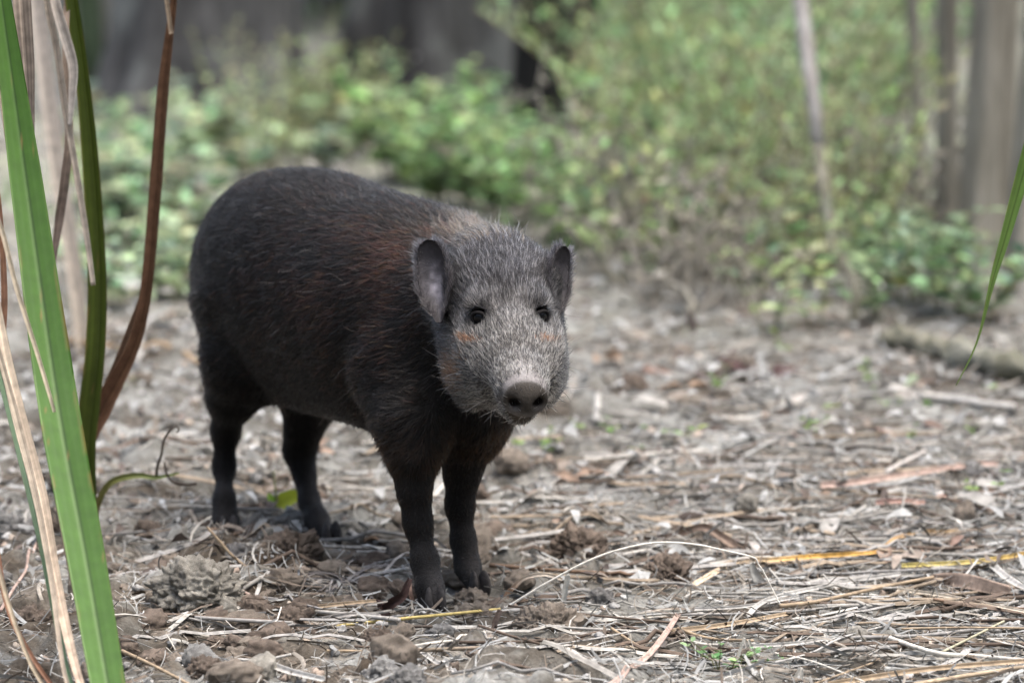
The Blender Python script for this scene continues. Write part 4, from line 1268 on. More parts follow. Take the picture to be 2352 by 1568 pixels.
blade(c2, r2_, 'green_leaf', [(212, 1262, Yr + 0.01, 8), (222, 1170, Yr + 0.01, 14), (252, 1110, Yr + 0.01, 15), (310, 1092, Yr + 0.01, 14), (360, 1096, Yr + 0.01, 9), (412, 1086, Yr + 0.01, 3)], 'g', 0.3, 40, (0, -1, 0.3), (0.16, 0.13, 0.05), (0.15, 0.22, 0.05), stripes=0.2, seed=15)
tp = [(690, 650), (695, 610), (712, 560), (722, 500), (745, 460), (775, 437), (790, 450), (778, 462)]
for nm_, q_, ra_ in (('tendril', tp, (0.0012, 0.0006)), ('tendril', [(725, 590), (735, 640), (765, 680), (820, 692), (868, 686)], (0.0007, 0.0011))):
    pts = np.array([P(x / 1.808 / 1.06293, (800 + y / 1.808) / 1.06293, Yr + 0.008) for x, y in q_])
    V, F = tube(catmull(pts, 30) - r2_, np.linspace(*ra_, 30), 6)
    t_o = obj(nm_, mesh_from(nm_, V, F, (stem_mat,), True, np.tile([0.05, 0.038, 0.03], (len(V), 1))), c2)
    t_o['label'] = 'thin dark curled tendril'

r3_ = Gz(190, 800)
c3_ = clump('reed_clump', r3_, 'out of focus cream coloured dry reed culm behind the green leaf')
Yr = r3_[1]
blade(c3_, r3_, 'stalk', [(192, 815, Yr, 33.8), (178, 680, Yr, 36.4), (158, 540, Yr, 39), (132, 380, Yr, 41.6), (108, 200, Yr, 41.6), (82, 0, Yr, 44.2), (50, -260, Yr, 33.8), (40, -420, Yr, 10.4)], 'd', 0.5, 46, (0.1, -1, 0.1), (0.66, 0.58, 0.48), (0.66, 0.60, 0.54), stripes=0.25, seed=13)

r4_ = Gz(2540, 1090)
c4_ = clump('reed_clump', r4_, 'green grass blade drooping in from the side to a thread fine tip')
Yr = 3.86
blade(c4_, r4_, 'green_leaf', [(2540, 1100, r4_[1], 30), (2530, 800, r4_[1] - 0.02, 40), (2500, 400, Yr + 0.05, 44), (2470, 200, Yr + 0.02, 42), (2420, 190, Yr, 42), (2375, 320, Yr, 38), (2340, 440, Yr, 33), (2310, 545, Yr, 25), (2286, 625, Yr, 17), (2268, 695, Yr, 10), (2252, 760, Yr, 6), (2232, 815, Yr, 4), (2196, 885, Yr, 2.2)],
      'g', 0.3, 80, (-0.5, -1, 0.1), (0.11, 0.22, 0.04), (0.16, 0.24, 0.06), stripes=0.2, edge=(0.22, 0.33, 0.10), seed=14)

# ================================================================== clods, straw, dead leaves
rl = np.random.default_rng(77)
clod_mat = attr_mat('soil_clod', rough=0.95, spec=0.1, nscale=55, nmix=0.45, bump=0.9, bscale=330, objrand=0.15)
straw_mat = attr_mat('straw', rough=0.75, spec=0.2, nscale=180, nmix=0.3, bump=0.2, bscale=600)


def ico(sub):
    t = (1 + 5 ** 0.5) / 2
    V = [(-1, t, 0), (1, t, 0), (-1, -t, 0), (1, -t, 0), (0, -1, t), (0, 1, t), (0, -1, -t), (0, 1, -t), (t, 0, -1), (t, 0, 1), (-t, 0, -1), (-t, 0, 1)]
    F = [(0, 11, 5), (0, 5, 1), (0, 1, 7), (0, 7, 10), (0, 10, 11), (1, 5, 9), (5, 11, 4), (11, 10, 2), (10, 7, 6), (7, 1, 8), (3, 9, 4), (3, 4, 2), (3, 2, 6), (3, 6, 8), (3, 8, 9), (4, 9, 5), (2, 4, 11), (6, 2, 10), (8, 6, 7), (9, 8, 1)]
    V = [unit(np.array(v)) for v in V]
    for _ in range(sub):
        cache = {}; F2 = []
        def md(a, b):
            k = (min(a, b), max(a, b))
            if k not in cache:
                cache[k] = len(V); V.append(unit(V[a] + V[b]))
            return cache[k]
        for a, b, c_ in F:
            x, y, z = md(a, b), md(b, c_), md(c_, a)
            F2 += [(a, x, z), (b, y, x), (c_, z, y), (x, y, z)]
        F = F2
    return np.array(V), np.array(F)


def clod_mesh(seed, sub, col, squash=0.7, amp=1.0):
    V, F = ico(sub)
    p_ = V + np.array([seed * 1.37, seed * 0.71, seed * 2.1])
    n = 0.30 * vnoise3(p_, 1.2, seed) + 0.34 * np.abs(vnoise3(p_, 2.7, seed + 3)) + (0.22 * np.abs(vnoise3(p_, 6.0, seed + 7)) if sub > 2 else 0) + (0.12 * vnoise3(p_, 13.0, seed + 9) if sub > 3 else 0) + (0.07 * vnoise3(p_, 26.0, seed + 9) if sub > 4 else 0)
    V = V * (1 + amp * n)[:, None] * np.array([1, 0.85, squash])
    sh = 1 + 0.5 * vnoise3(p_, 4.0, seed + 11)[:, None]
    return mesh_from('soil_clod', V, F, (clod_mat,), True, np.array(col) * np.clip(sh, 0.5, 1.5))


PALEC = (0.44, 0.415, 0.365); BRNC = (0.225, 0.182, 0.150); GRYC = (0.33, 0.325, 0.315); OCH = (0.31, 0.265, 0.22)


def disp_from(crop, x, y):
    ox, oy, s = crop
    return (ox + x / s) / 1.06293, (oy + y / s) / 1.06293


KC = (1100, 1200, 1.68); MC = (200, 1150, 2.352); FC = (900, 1250, 2.94); RC = (1300, 750, 1.96); LC5 = (0, 800, 1.808)
# the clods one can pick out: photo x, y of the middle, half width in photo pixels, colour, label
heroes = [
    (*disp_from(MC, 660, 660), 98, PALEC, 'large pale crusty soil clod in front of the hind feet', 5),
    (*disp_from(MC, 560, 740), 50, PALEC, 'pale crumbly clod leaning on the largest soil clod', 4),
    (*disp_from(MC, 970, 790), 46, BRNC, 'dark brown soft clod touching the largest pale clod', 4),
    (*disp_from(MC, 1140, 640), 48, OCH, 'rounded brown clod below the dead grass tuft', 4),
    (*disp_from(MC, 240, 500), 26, PALEC, 'small pale round clod beside the green leaf', 4),
    (*disp_from(MC, 250, 690), 26, OCH, 'small ochre clod beside the broad green leaf', 3),
    (*disp_from(MC, 250, 780), 40, OCH, 'flat ochre clod at the edge of the broad green leaf', 4),
    (*disp_from(MC, 1210, 450), 74, BRNC, 'wide brown clod between the hind and fore feet', 5),
    (*disp_from(MC, 900, 470), 34, (0.24, 0.235, 0.23), 'smooth grey clod right under the near hind hoof', 4),
    (*disp_from(MC, 700, 1120), 42, BRNC, 'dark brown clod on the crumbly foreground mud', 4),
    (*disp_from(MC, 760, 980), 26, BRNC, 'small dark clod beside pale straw in the foreground', 3),
    (*disp_from(MC, 1200, 850), 40, BRNC, 'brown clod at the end of the yellow straw', 4),
    (*disp_from(MC, 1710, 960), 30, BRNC, 'reddish brown clod under the yellow straw', 4),
    (*disp_from(MC, 260, 980), 24, BRNC, 'small brown clod at the lower edge of the leaf', 3),
    (*disp_from(MC, 1560, 330), 30, PALEC, 'pale clod behind the far hind hoof', 3),
    (*disp_from(FC, 1300, 790), 74, OCH, 'large ochre clod lying below the arched white straw', 5),
    (*disp_from(FC, 730, 610), 42, OCH, 'ochre clod lying against the far fore hoof', 4),
    (*disp_from(FC, 760, 740), 44, OCH, 'tan clod in front of the fore hooves', 4),
    (*disp_from(FC, 1000, 620), 14, PALEC, 'tiny pale clod at the foot of the arched straw', 3),
    (*disp_from(FC, 1500, 230), 66, BRNC, 'brown rooty clod behind the arch of the white straw', 5),
    (*disp_from(FC, 830, 340), 28, OCH, 'tan clod beside the ankle of the far fore leg', 4),
    (*disp_from(FC, 1660, 610), 36, (0.22, 0.215, 0.21), 'dark grey clod under the arched white straw', 4),
    (*disp_from(FC, 1340, 320), 26, OCH, 'small tan clod on the brown stem', 3),
    (*disp_from(FC, 2170, 420), 62, BRNC, 'root matted brown clod below the top of the arched straw', 5),
    (*disp_from(FC, 500, 860), 34, GRYC, 'grey crumbly lump in front of the near fore hoof', 4),
    (*disp_from(FC, 620, 990), 34, (0.15, 0.14, 0.13), 'dark grey lump in the foreground crumbs', 4),
    (*disp_from(FC, 80, 1150), 46, GRYC, 'pale grey crumb heap at the front edge', 4),
    (*disp_from(FC, 290, 1190), 46, GRYC, 'whitish crumb heap beside the pale grey heap', 4),
    (*disp_from(FC, 60, 900), 40, BRNC, 'soft brown clod left of the crumbly grey lump', 4),
    (*disp_from(LC5, 20, 870), 56, GRYC, 'large grey clod beside the pale dry reed leaf', 5),
    (*disp_from(LC5, 10, 1100), 26, GRYC, 'small grey clod below the large grey one', 3),
    (*disp_from(LC5, 130, 1290), 56, BRNC, 'wide brown clod behind the dry reed leaves', 4),
    (*disp_from(RC, 480, 360), 36, BRNC, 'upright brown clod behind the snout', 4),
    (*disp_from(RC, 720, 210), 24, OCH, 'ochre round clod in the blurred litter behind', 3),
    (*disp_from(RC, 1050, 170 + 240), 34, (0.25, 0.245, 0.235), 'pale clod in front of the dark red leaves', 4),
    (*disp_from(RC, 1210, 520), 30, BRNC, 'dark brown clod beyond the pinkish fallen leaf', 3),
]
for (x, y, hw, c_, lab, sub) in heroes:
    q = Gz(x, y + hw * 0.35); r_ = hw * q[1] / FD
    o_ = obj('soil_clod', clod_mesh(int(rl.integers(1, 900)), sub, c_, 0.8), None, q + np.array([0, 0, r_ * 0.10]))
    s_ = r_ * 0.92; o_.scale = (s_, s_, s_); o_.rotation_euler = (0, 0, rl.random() * 6.28)
    tag(o_, lab, 'clod')
cv = [clod_mesh(900 + i, 3, [PALEC, BRNC, OCH, GRYC, OCH, PALEC][i % 6], 0.75) for i in range(12)]


def hidden_by_hog(q):
    return 3.80 < q[1] < 4.2 and -0.26 < q[0] < 0.02 and any((q[0] - fx) ** 2 + (q[1] - fy) ** 2 < 0.024 ** 2 for fx, fy in FEET)


k = 0
while k < 70:
    y = 800 + 760 * rl.random() ** 0.8; x = 20 + 2310 * rl.random()
    if x > 1250 and rl.random() < 0.62: continue
    q = Gz(x, y)
    if hidden_by_hog(q): continue
    r_ = 0.0045 + 0.009 * rl.random() ** 2.2
    o_ = obj('small_clod', cv[k % 12], None, q + np.array([0, 0, r_ * 0.35])); o_.scale = (r_,) * 3; o_.rotation_euler = (rl.random(), rl.random(), rl.random() * 6.28)
    kc = ['pale beige', 'dark brown', 'ochre', 'light grey', 'ochre', 'pale beige'][k % 6]
    tag(o_, 'small loose %s crumb of dry soil lying among the litter' % kc, 'clod', 'loose %s soil crumbs' % kc); k += 1

for k in range(80):
    while True:
        x = 60 + 1150 * rl.random(); y = 1190 + 370 * rl.random(); q = Gz(x, y)
        if not hidden_by_hog(q): break
    r_ = 0.006 + 0.010 * rl.random() ** 1.6
    o_ = obj('broken_clod', cv[[1, 2, 4, 1, 7, 8][k % 6]], None, q + np.array([0, 0, r_ * 0.12])); o_.scale = (r_ * (0.8 + 0.5 * rl.random()), r_, r_ * (0.6 + 0.4 * rl.random())); o_.rotation_euler = (0.5 * rl.random(), 0.5 * rl.random(), rl.random() * 6.28)
    kc = ['dark brown', 'ochre', 'ochre', 'dark brown', 'dark brown', 'ochre'][k % 6]
    tag(o_, 'lumpy %s clod pressed into the churned mud by the feet' % kc, 'clod', 'lumpy %s clods by the feet' % kc)

# soil crumbs too small to count: one mesh
n = 10000
iv, iF = ico(1)
xx = (rl.random(n) - 0.5) * 1.3; yy = 3.42 + 1.9 * rl.random(n) ** 1.3
keep = rl.random(n) < np.clip(0.75 - 0.6 * sstep(xx, 0.0, 0.16) + 0.5 * fbm(xx * 9, yy * 9, 60, 2), 0.12, 1); xx, yy = xx[keep], yy[keep]; n = len(xx)
rr = 0.0010 + 0.0032 * rl.random(n) ** 3.5
jit = 1 + 0.32 * rl.standard_normal((n, len(iv), 1)).clip(-1.5, 1.5)
V = iv[None] * jit * rr[:, None, None] * np.array([1, 1, 0.8]) + np.stack([xx, yy, gz(xx, yy) + rr * 0.4], 1)[:, None, :]
F = (iF[None] + (np.arange(n) * len(iv))[:, None, None]).reshape(-1, 3)
ck = rl.random(n)
cc = np.where((ck < 0.68)[:, None], GRYC, np.where((ck < 0.86)[:, None], OCH, BRNC)) * (0.6 + 0.7 * rl.random((n, 1)))
o_ = obj('soil_crumbs', mesh_from('soil_crumbs', V.reshape(-1, 3), F, (clod_mat,), False, np.repeat(cc, len(iv), axis=0)))
tag(o_, 'fine loose crumbs of dry mud all over the clearing', 'soil', kind='stuff')


# ---- straw: bent strips, V shaped in section
def strips(P0, D, ln, wd, col, bend, lift, seg=4):
    """arrays of straw strips that follow the ground; returns V, F, colour"""
    M = len(P0); r = rl
    t = np.linspace(-0.5, 0.5, seg + 1)
    S = unit(np.cross(D, np.array([0, 0, 1.0])))
    ctr = P0[:, None, :] + D[:, None, :] * (t[None, :, None] * ln[:, None, None]) + S[:, None, :] * (bend * ln)[:, None, None] * (t ** 2)[None, :, None]
    kn = r.random((M, 1)) - 0.5
    ctr = ctr + S[:, None, :] * (np.clip(t[None] - kn, 0, 1) * ln[:, None] * 0.35 * r.standard_normal((M, 1)) * (r.random((M, 1)) < 0.35))[:, :, None]
    zt = gz(ctr[:, :, 0], ctr[:, :, 1])
    zs = zt.mean(1, keepdims=True) * 0.5 + zt.max(1, keepdims=True) * 0.5
    ctr[:, :, 2] = zs * 0.75 + zt * 0.25 + 0.001 + lift[:, None] * (0.5 + t[None] * 1.6 * np.sign(r.standard_normal((M, 1)))) + D[:, None, 2] * 0
    w = wd[:, None, None] * (0.75 + 0.25 * np.cos(t * 2.2))[None, :, None] / 2
    up = np.array([0, 0, 1.0])
    roll = r.standard_normal((M, 1, 1)) * 0.6
    A = ctr - S[:, None] * w * np.cos(roll) - up * w * np.sin(roll); B = ctr + up * w * 0.35; C_ = ctr + S[:, None] * w * np.cos(roll) + up * w * np.sin(roll)
    V = np.stack([A, B, C_], 2).reshape(M, -1, 3)
    f = []
    for j in range(seg):
        a = j * 3
        f += [(a, a + 1, a + 4, a + 3), (a + 1, a + 2, a + 5, a + 4)]
    F = (np.array(f)[None] + (np.arange(M) * (seg + 1) * 3)[:, None, None]).reshape(-1, 4)
    return V.reshape(-1, 3), F, np.repeat(col, (seg + 1) * 3, axis=0)


def straw_cols(n):
    k = rl.random(n)
    c_ = np.where((k < 0.42)[:, None], [0.285, 0.288, 0.28], np.where((k < 0.64)[:, None], [0.23, 0.208, 0.178], np.where((k < 0.92)[:, None], [0.13, 0.105, 0.083], [0.42, 0.405, 0.37])))
    return c_ * (0.65 + 0.6 * rl.random((n, 1)))


n = 26000
xx = (rl.random(n) - 0.5) * 1.5; yy = 3.42 + 2.3 * rl.random(n) ** 1.25
m_ = 0.30 + 0.65 * sstep(xx, 0.0, 0.18) + 0.6 * fbm(xx * 6, yy * 6, 64, 2) - 0.25 * sstep(yy, 4.0, 4.4)
keep = rl.random(n) < np.clip(m_, 0.16, 1); xx, yy = xx[keep], yy[keep]; n = len(xx)
ang = rl.standard_normal(n) * 0.75 * (1 + 0.8 * (xx < 0.05)) + 0.1
D = np.stack([np.cos(ang), np.sin(ang), 0 * ang], 1)
V, F, C_ = strips(np.stack([xx, yy, 0 * xx], 1), D, 0.012 + 0.060 * rl.random(n) ** 2.2, 0.0009 + 0.0024 * rl.random(n) ** 1.7, straw_cols(n), rl.standard_normal(n) * 0.5, 0.001 + 0.010 * rl.random(n) ** 3)
o_ = obj('straw_litter', mesh_from('straw_litter', V, F, (straw_mat,), True, C_))
tag(o_, 'chopped grey and tan straw strewn thickly over the mud', 'litter', kind='stuff')
n = 9000                                               # hair-fine fibres in the crumbly foreground
xx = (rl.random(n) - 0.5) * 1.1; yy = 3.42 + 0.95 * rl.random(n)
ang = rl.random(n) * 6.283
V, F, C_ = strips(np.stack([xx, yy, 0 * xx], 1), np.stack([np.cos(ang), np.sin(ang), 0 * ang], 1), 0.006 + 0.018 * rl.random(n) ** 1.5, 0.0005 + 0.0006 * rl.random(n), straw_cols(n) * 1.05, rl.standard_normal(n) * 0.8, 0.001 + 0.008 * rl.random(n) ** 2)
o_ = obj('fine_fibres', mesh_from('fine_fibres', V, F, (straw_mat,), True, C_))
tag(o_, 'hair fine dry plant fibres scattered over the crumbly mud', 'litter', kind='stuff')
# flakes of old leaf in the litter behind
n = 7500
xx = (rl.random(n) - 0.5) * 2.1; yy = 3.9 + 2.8 * rl.random(n)
ck = rl.random(n)
cc = np.where((ck < 0.55)[:, None], [0.30, 0.305, 0.30], np.where((ck < 0.78)[:, None], [0.225, 0.19, 0.16], [0.10, 0.08, 0.07])) * (0.65 + 0.6 * rl.random((n, 1)))
flake_mat = attr_mat('leaf_flake', rough=0.8, spec=0.2, nscale=120, nmix=0.3)
o_ = obj('leaf_litter', leaves_mesh('leaf_litter', np.stack([xx, yy, gz(xx, yy) + 0.002 + 0.007 * rl.random(n)], 1), rl.standard_normal((n, 3)) * [1, 1, 0.25], rl.standard_normal((n, 3)) * 0.35 + [0, 0, 1], 0.008 + 0.020 * rl.random(n) ** 1.8, 0.003 + 0.008 * rl.random(n), cc, 0.35, 0.25, flake_mat))
tag(o_, 'bleached and brown flakes of old leaves over the clearing', 'litter', kind='stuff')

# single straws one can count but not tell apart
for k in range(260):
    while True:
        x = 300 + 2040 * rl.random(); y = 1010 + 545 * rl.random()
        if x > 1150 or rl.random() < 0.35: break
    q = Gz(x, y)
    if hidden_by_hog(q): continue
    L_ = 0.035 + 0.095 * rl.random() ** 1.4; a = rl.standard_normal() * 0.45 + 0.12
    t = np.linspace(-0.5, 0.5, 7)[:, None]
    pts = np.array([math.cos(a), math.sin(a), 0]) * t * L_ + np.array([-math.sin(a), math.cos(a), 0]) * L_ * 0.15 * rl.standard_normal() * t ** 2
    zz = gz(pts[:, 0] + q[0], pts[:, 1] + q[1]); pts[:, 2] = np.maximum(zz, np.linspace(zz[0], zz[-1], 7)) - q[2] + 0.0022 + 0.003 * rl.random()
    kc = int(rl.integers(0, 4)); fl = rl.random() < 0.5
    c_ = np.array([[0.31, 0.30, 0.285], [0.27, 0.22, 0.165], [0.12, 0.09, 0.07], [0.36, 0.345, 0.315]][kc]) * (0.7 + 0.35 * rl.random())
    if not fl:
        V, F = tube(pts, 0.0007 + 0.0011 * rl.random(), 6)
    else:
        V, F, u_, v_ = ribbon(pts, np.full(7, 0.0022 + 0.0035 * rl.random()), (0, -0.3, 1), 0.3, 0.0003, 5)
    o_ = obj('dry_straw', mesh_from('dry_straw', V, F, (straw_mat,), True, np.tile(c_, (len(V), 1)) * (0.85 + 0.3 * rl.random((len(V), 1)))), None, q)
    kn_ = ['grey', 'tan', 'dark brown', 'whitish'][kc] + (' ribbon like' if fl else ' round')
    tag(o_, 'loose %s straw lying on the littered mud' % kn_, 'straw', 'loose %s straws' % kn_)


# ---- straws and sticks traced from the photograph
def along(crop, pts, h=0.007, hts=None):
    out = []
    for i, (x, y) in enumerate(pts):
        dx, dy = disp_from(crop, x, y)
        out.append(Gz(dx, dy, h if hts is None else hts[i]))
    return np.array(out)


def lay(name, cat, label, pts3, wpx, crop, col, kind='tube', n=24, fold=0.3, smooth=True, taper=0.8, group=None, face=(0, -0.85, 0.55)):
    ctr = catmull(pts3, n) if smooth else np.stack([np.interp(np.linspace(0, len(pts3) - 1, n), np.arange(len(pts3)), pts3[:, i]) for i in range(3)], 1)
    # nothing may dive into the soil in between
    ctr[:, 2] = np.maximum(ctr[:, 2], gz(ctr[:, 0], ctr[:, 1]) + 0.0012)
    w = wpx / crop[2] / 1.06293 * ctr[0][1] / FD
    root = ctr[len(ctr) // 2].copy()
    if kind == 'tube':
        V, F = tube(ctr, w / 2 * np.linspace(1, taper, n), 8)
        vv = np.repeat(np.linspace(0, 1, n), 8)
    else:
        V, F, u_, vv = ribbon(ctr, w * np.linspace(1, taper, n), face, fold, 0.0004, 7)
    cc = np.array(col)
    if cc.ndim == 2:
        c_ = np.stack([np.interp(vv, np.linspace(0, 1, len(cc)), cc[:, i]) for i in range(3)], 1)
    else:
        c_ = np.tile(cc, (len(V), 1))
    c_ = c_ * (0.85 + 0.3 * rl.random((len(V), 1)))
    o_ = obj(name, mesh_from(name, V - root, F, (straw_mat,), True, c_), None, root)
    return tag(o_, label, cat, group)


WHT = (0.56, 0.53, 0.47); GRY = (0.36, 0.35, 0.33); TN = (0.31, 0.24, 0.165); BR = (0.17, 0.115, 0.08); YEL = (0.48, 0.38, 0.15); ORG_ = (0.47, 0.29, 0.085); PNK = (0.36, 0.27, 0.23)
arch = [(220, 480), (300, 430), (400, 370), (560, 285), (700, 235), (850, 208), (1000, 215), (1120, 240), (1240, 268), (1262, 296), (1290, 340), (1340, 440), (1385, 512)]
a3 = np.array([P(*disp_from(KC, x, y), 3.815) for x, y in arch])
lay('bent_straw', 'straw', 'long whitish straw bowed up in a wide arch', a3, 10, KC, (0.74, 0.71, 0.64), n=60, taper=0.55)
M = lambda *p_: along(MC, p_); K = lambda *p_: along(KC, p_); R_ = lambda *p_: along(RC, p_); F5 = lambda *p_: along(LC5, p_)
lay('straw', 'straw', 'yellow straw lying in front of the fore hooves', along(MC, [(1400, 895), (1800, 850), (2150, 815), (2400, 790)], hts=(0.004, 0.009, 0.010, 0.004)), 22, MC, YEL)
lay('reed_leaf', 'dry leaf', 'golden orange dry reed leaf with a crooked end', along(KC, [(1000, 380), (1180, 285), (1330, 278), (1500, 264), (1650, 255), (1760, 243), (1832, 188), (1950, 172), (2080, 155)], hts=(0.004, 0.006, 0.007, 0.008, 0.008, 0.007, 0.006, 0.005, 0.004)), 25, KC, [(0.56, 0.45, 0.33), (0.5, 0.40, 0.28), ORG_, ORG_, (0.42, 0.25, 0.085), (0.40, 0.26, 0.12), (0.45, 0.33, 0.2)], 'rib', 60, 0.35, taper=0.6)
lay('reed_leaf', 'dry leaf', 'golden yellow reed stem running out past the fibrous sheath', K((1850, 302), (2100, 290), (2250, 272), (2420, 240)), 20, KC, [(0.40, 0.34, 0.12), YEL, ORG_], 'rib', 40, 0.3, taper=1.0)
specs = [
    ('straw', 'broad pale grey straw pointing at the golden reed stem', KC, [(1220, 508), (1310, 440), (1600, 375), (1850, 335)], 24, GRY, 'rib'),
    ('straw', 'tan brown stem below the broad pale grey straw', KC, [(1350, 468), (1500, 450), (1750, 395), (1980, 350)], 19, TN, 'tube'),
    ('straw', 'thick tan straw pointing at the kinked end of the arched straw', KC, [(900, 572), (1130, 545), (1380, 500)], 24, TN, 'rib'),
    ('straw', 'grey flat straw beside the white folded bits', KC, [(1240, 632), (1400, 622), (1560, 600)], 18, GRY, 'rib'),
    ('straw', 'thin grey stem rising toward the middle of the straw mat', KC, [(1330, 700), (1480, 660), (1600, 600), (1780, 550)], 11, GRY, 'tube'),
    ('straw', 'whitish thick straw with a sharp kink', KC, [(1800, 600), (1990, 660), (2150, 672), (2400, 695)], 21, WHT, 'tube'),
    ('straw', 'wide tan straw at the lower right of the mat', KC, [(1550, 790), (1950, 728), (2400, 690)], 26, TN, 'rib'),
    ('straw', 'second wide tan straw beside its twin', KC, [(1900, 790), (2130, 752), (2400, 712)], 22, (0.42, 0.33, 0.23), 'tube'),
    ('straw', 'frayed pale stalk pointing away over the mat', KC, [(650, 800), (800, 680), (880, 585), (935, 500)], 30, PNK, 'rib'),
    ('stick', 'short grey brown stick under the frayed pale stalk', KC, [(810, 680), (900, 628), (960, 590)], 28, (0.22, 0.19, 0.165), 'tube'),
    ('straw', 'thin grey straw left of the frayed stalk', KC, [(330, 640), (600, 600), (800, 560)], 9, GRY, 'tube'),
    ('stick', 'dark brown straight stem passing under the arched straw', KC, [(160, 300), (400, 320), (770, 342)], 19, BR, 'tube'),
    ('straw', 'white thick straw left of the big ochre clod', KC, [(-190, 640), (-60, 618), (80, 604), (182, 600)], 14, WHT, 'tube'),
    ('straw', 'tan splinter crossing the thin grey straw', KC, [(660, 560), (720, 600), (785, 640)], 14, TN, 'tube'),
    ('straw', 'olive grey thin stick over the whitish kinked straw', KC, [(2020, 655), (2150, 590), (2270, 530)], 12, (0.36, 0.34, 0.24), 'tube'),
    ('straw', 'long level tan straw across the far side of the mat', KC, [(1850, 562), (2100, 556), (2400, 560)], 10, TN, 'tube'),
    ('dead_leaf', 'pale folded leaf blade beside the fibrous sheath', KC, [(2225, 305), (2290, 360), (2400, 420)], 38, GRY, 'rib'),
    ('straw', 'grey straw lying along the near edge of the mat', KC, [(1000, 480), (1200, 470), (1430, 430)], 16, GRY, 'rib'),
    ('straw', 'tan straw crossing behind the folded white bits', KC, [(930, 560), (1060, 600), (1240, 610)], 15, TN, 'tube'),
    ('straw', 'pale straw under the golden reed stem', KC, [(1830, 400), (2050, 430), (2400, 500)], 18, (0.42, 0.37, 0.30), 'rib'),
    ('straw', 'brown straw under the golden reed stem', KC, [(1980, 440), (2180, 470), (2400, 480)], 13, BR, 'tube'),
    ('straw', 'thin cream straw near the tiny green seedling', KC, [(1330, 660), (1500, 700), (1700, 780)], 8, WHT, 'tube'),
    ('straw', 'slender tan straw rising from the tiny green seedling', KC, [(1480, 790), (1620, 740), (1760, 690)], 8, TN, 'tube'),
    ('straw', 'tan stick in the foreground beside the broad green leaf', MC, [(230, 1030), (420, 1120), (640, 1235)], 23, TN, 'tube'),
    ('stick', 'dark brown stick lying across the near hind hoof', MC, [(560, 470), (740, 400), (1000, 330)], 27, BR, 'tube'),
    ('stick', 'brown stick ending behind the near fore ankle', MC, [(1620, 415), (1750, 440), (1880, 468)], 25, (0.23, 0.155, 0.10), 'tube'),
    ('straw', 'split tan straw left of the near fore hoof', MC, [(1340, 778), (1500, 760), (1690, 742)], 26, TN, 'rib'),
    ('straw', 'pale straw slanting down from the largest clod', MC, [(830, 620), (890, 665), (970, 715)], 22, PNK, 'tube'),
    ('straw', 'pale grey straw standing between the clods', MC, [(1000, 718), (1030, 640), (1072, 570)], 26, GRY, 'rib'),
    ('straw', 'thin tan straw in the crumbs below the yellow straw', MC, [(1400, 1030), (1650, 1032), (1930, 1042)], 18, TN, 'tube'),
    ('dead_leaf', 'broad bleached leaf strip in the foreground crumbs', MC, [(1060, 1100), (1200, 1150), (1390, 1195)], 46, GRY, 'rib'),
    ('straw', 'grey straw in front of the dark foreground clod', MC, [(890, 1080), (1040, 1082), (1200, 1050)], 20, GRY, 'tube'),
    ('straw', 'thick grey straw behind the curled dark leaf', MC, [(1680, 592), (1780, 575), (1870, 558)], 32, GRY, 'tube'),
    ('straw', 'pale grey strip running out at the front edge', MC, [(1920, 1010), (2040, 1100), (2220, 1205)], 34, GRY, 'rib'),
    ('straw', 'grey weathered straws pile under the yellow straw', MC, [(1380, 850), (1550, 820), (1720, 830)], 30, (0.28, 0.265, 0.25), 'rib'),
    ('straw', 'dark grey stem between the brown clods', MC, [(830, 725), (1100, 730), (1380, 790)], 17, (0.23, 0.22, 0.21), 'tube'),
    ('stick', 'dark stick lying flat under the yellow straw', MC, [(1420, 900), (1700, 895), (2010, 890)], 24, (0.10, 0.08, 0.065), 'tube'),
    ('fallen_leaf', 'long pinkish tan fallen leaf with blurred edges', RC, [(1380, 850), (1560, 835), (1850, 790), (2120, 750), (2230, 748)], 34, PNK, 'rib'),
    ('stick', 'short pale stick behind the pinkish fallen leaf', RC, [(1690, 790), (1780, 740), (1880, 690)], 26, (0.42, 0.39, 0.36), 'tube'),
    ('stick', 'whitish thick stick lying at the edge of the litter', RC, [(1850, 425), (2000, 440), (2150, 462), (2310, 478)], 44, (0.36, 0.35, 0.33), 'tube'),
    ('stick', 'pale bleached stick upright in the litter behind the snout', RC, [(305, 545), (312, 480), (322, 420)], 40, (0.36, 0.35, 0.33), 'tube'),
    ('stick', 'tan fallen stem behind the rusty reed stalk', LC5, [(300, 55), (500, 85), (720, 118), (900, 160)], 30, (0.30, 0.22, 0.14), 'tube'),
    ('straw', 'pale curved straw at the foot of the dry reed leaves', LC5, [(0, 1250), (60, 1150), (120, 1060), (160, 950)], 16, PNK, 'tube'),
    ('straw', 'reddish brown straw strip in the blurred litter', RC, [(1640, 935), (1760, 925), (1880, 935)], 30, (0.34, 0.22, 0.18), 'rib'),
    ('straw', 'pale strip behind the reddish brown straw', RC, [(1700, 880), (1800, 862), (1950, 880)], 22, GRY, 'rib'),
]
for nm, lab, crop, pts, w, c_, kd in specs:
    lay(nm, {'straw': 'straw', 'stick': 'stick', 'dead_leaf': 'dead leaf', 'fallen_leaf': 'dead leaf', 'grass_stem': 'grass'}[nm], lab, along(crop, pts), w, crop, c_, kd, 24, 0.35)
# pieces that stand up off the ground
def stand(name, cat, label, crop, base, pts, w, col, kind='tube', taper=0.7, fold=0.3, n=24, face=(0, -1, 0.2)):
    b = Gz(*disp_from(crop, *base))
    p3 = np.array([b + np.array([0, 0, -0.003])] + [P(*disp_from(crop, x, y), b[1] + dy) for x, y, dy in pts])
    return lay(name, cat, label, p3, w, crop, col, kind, n, fold, True, taper, None, face)


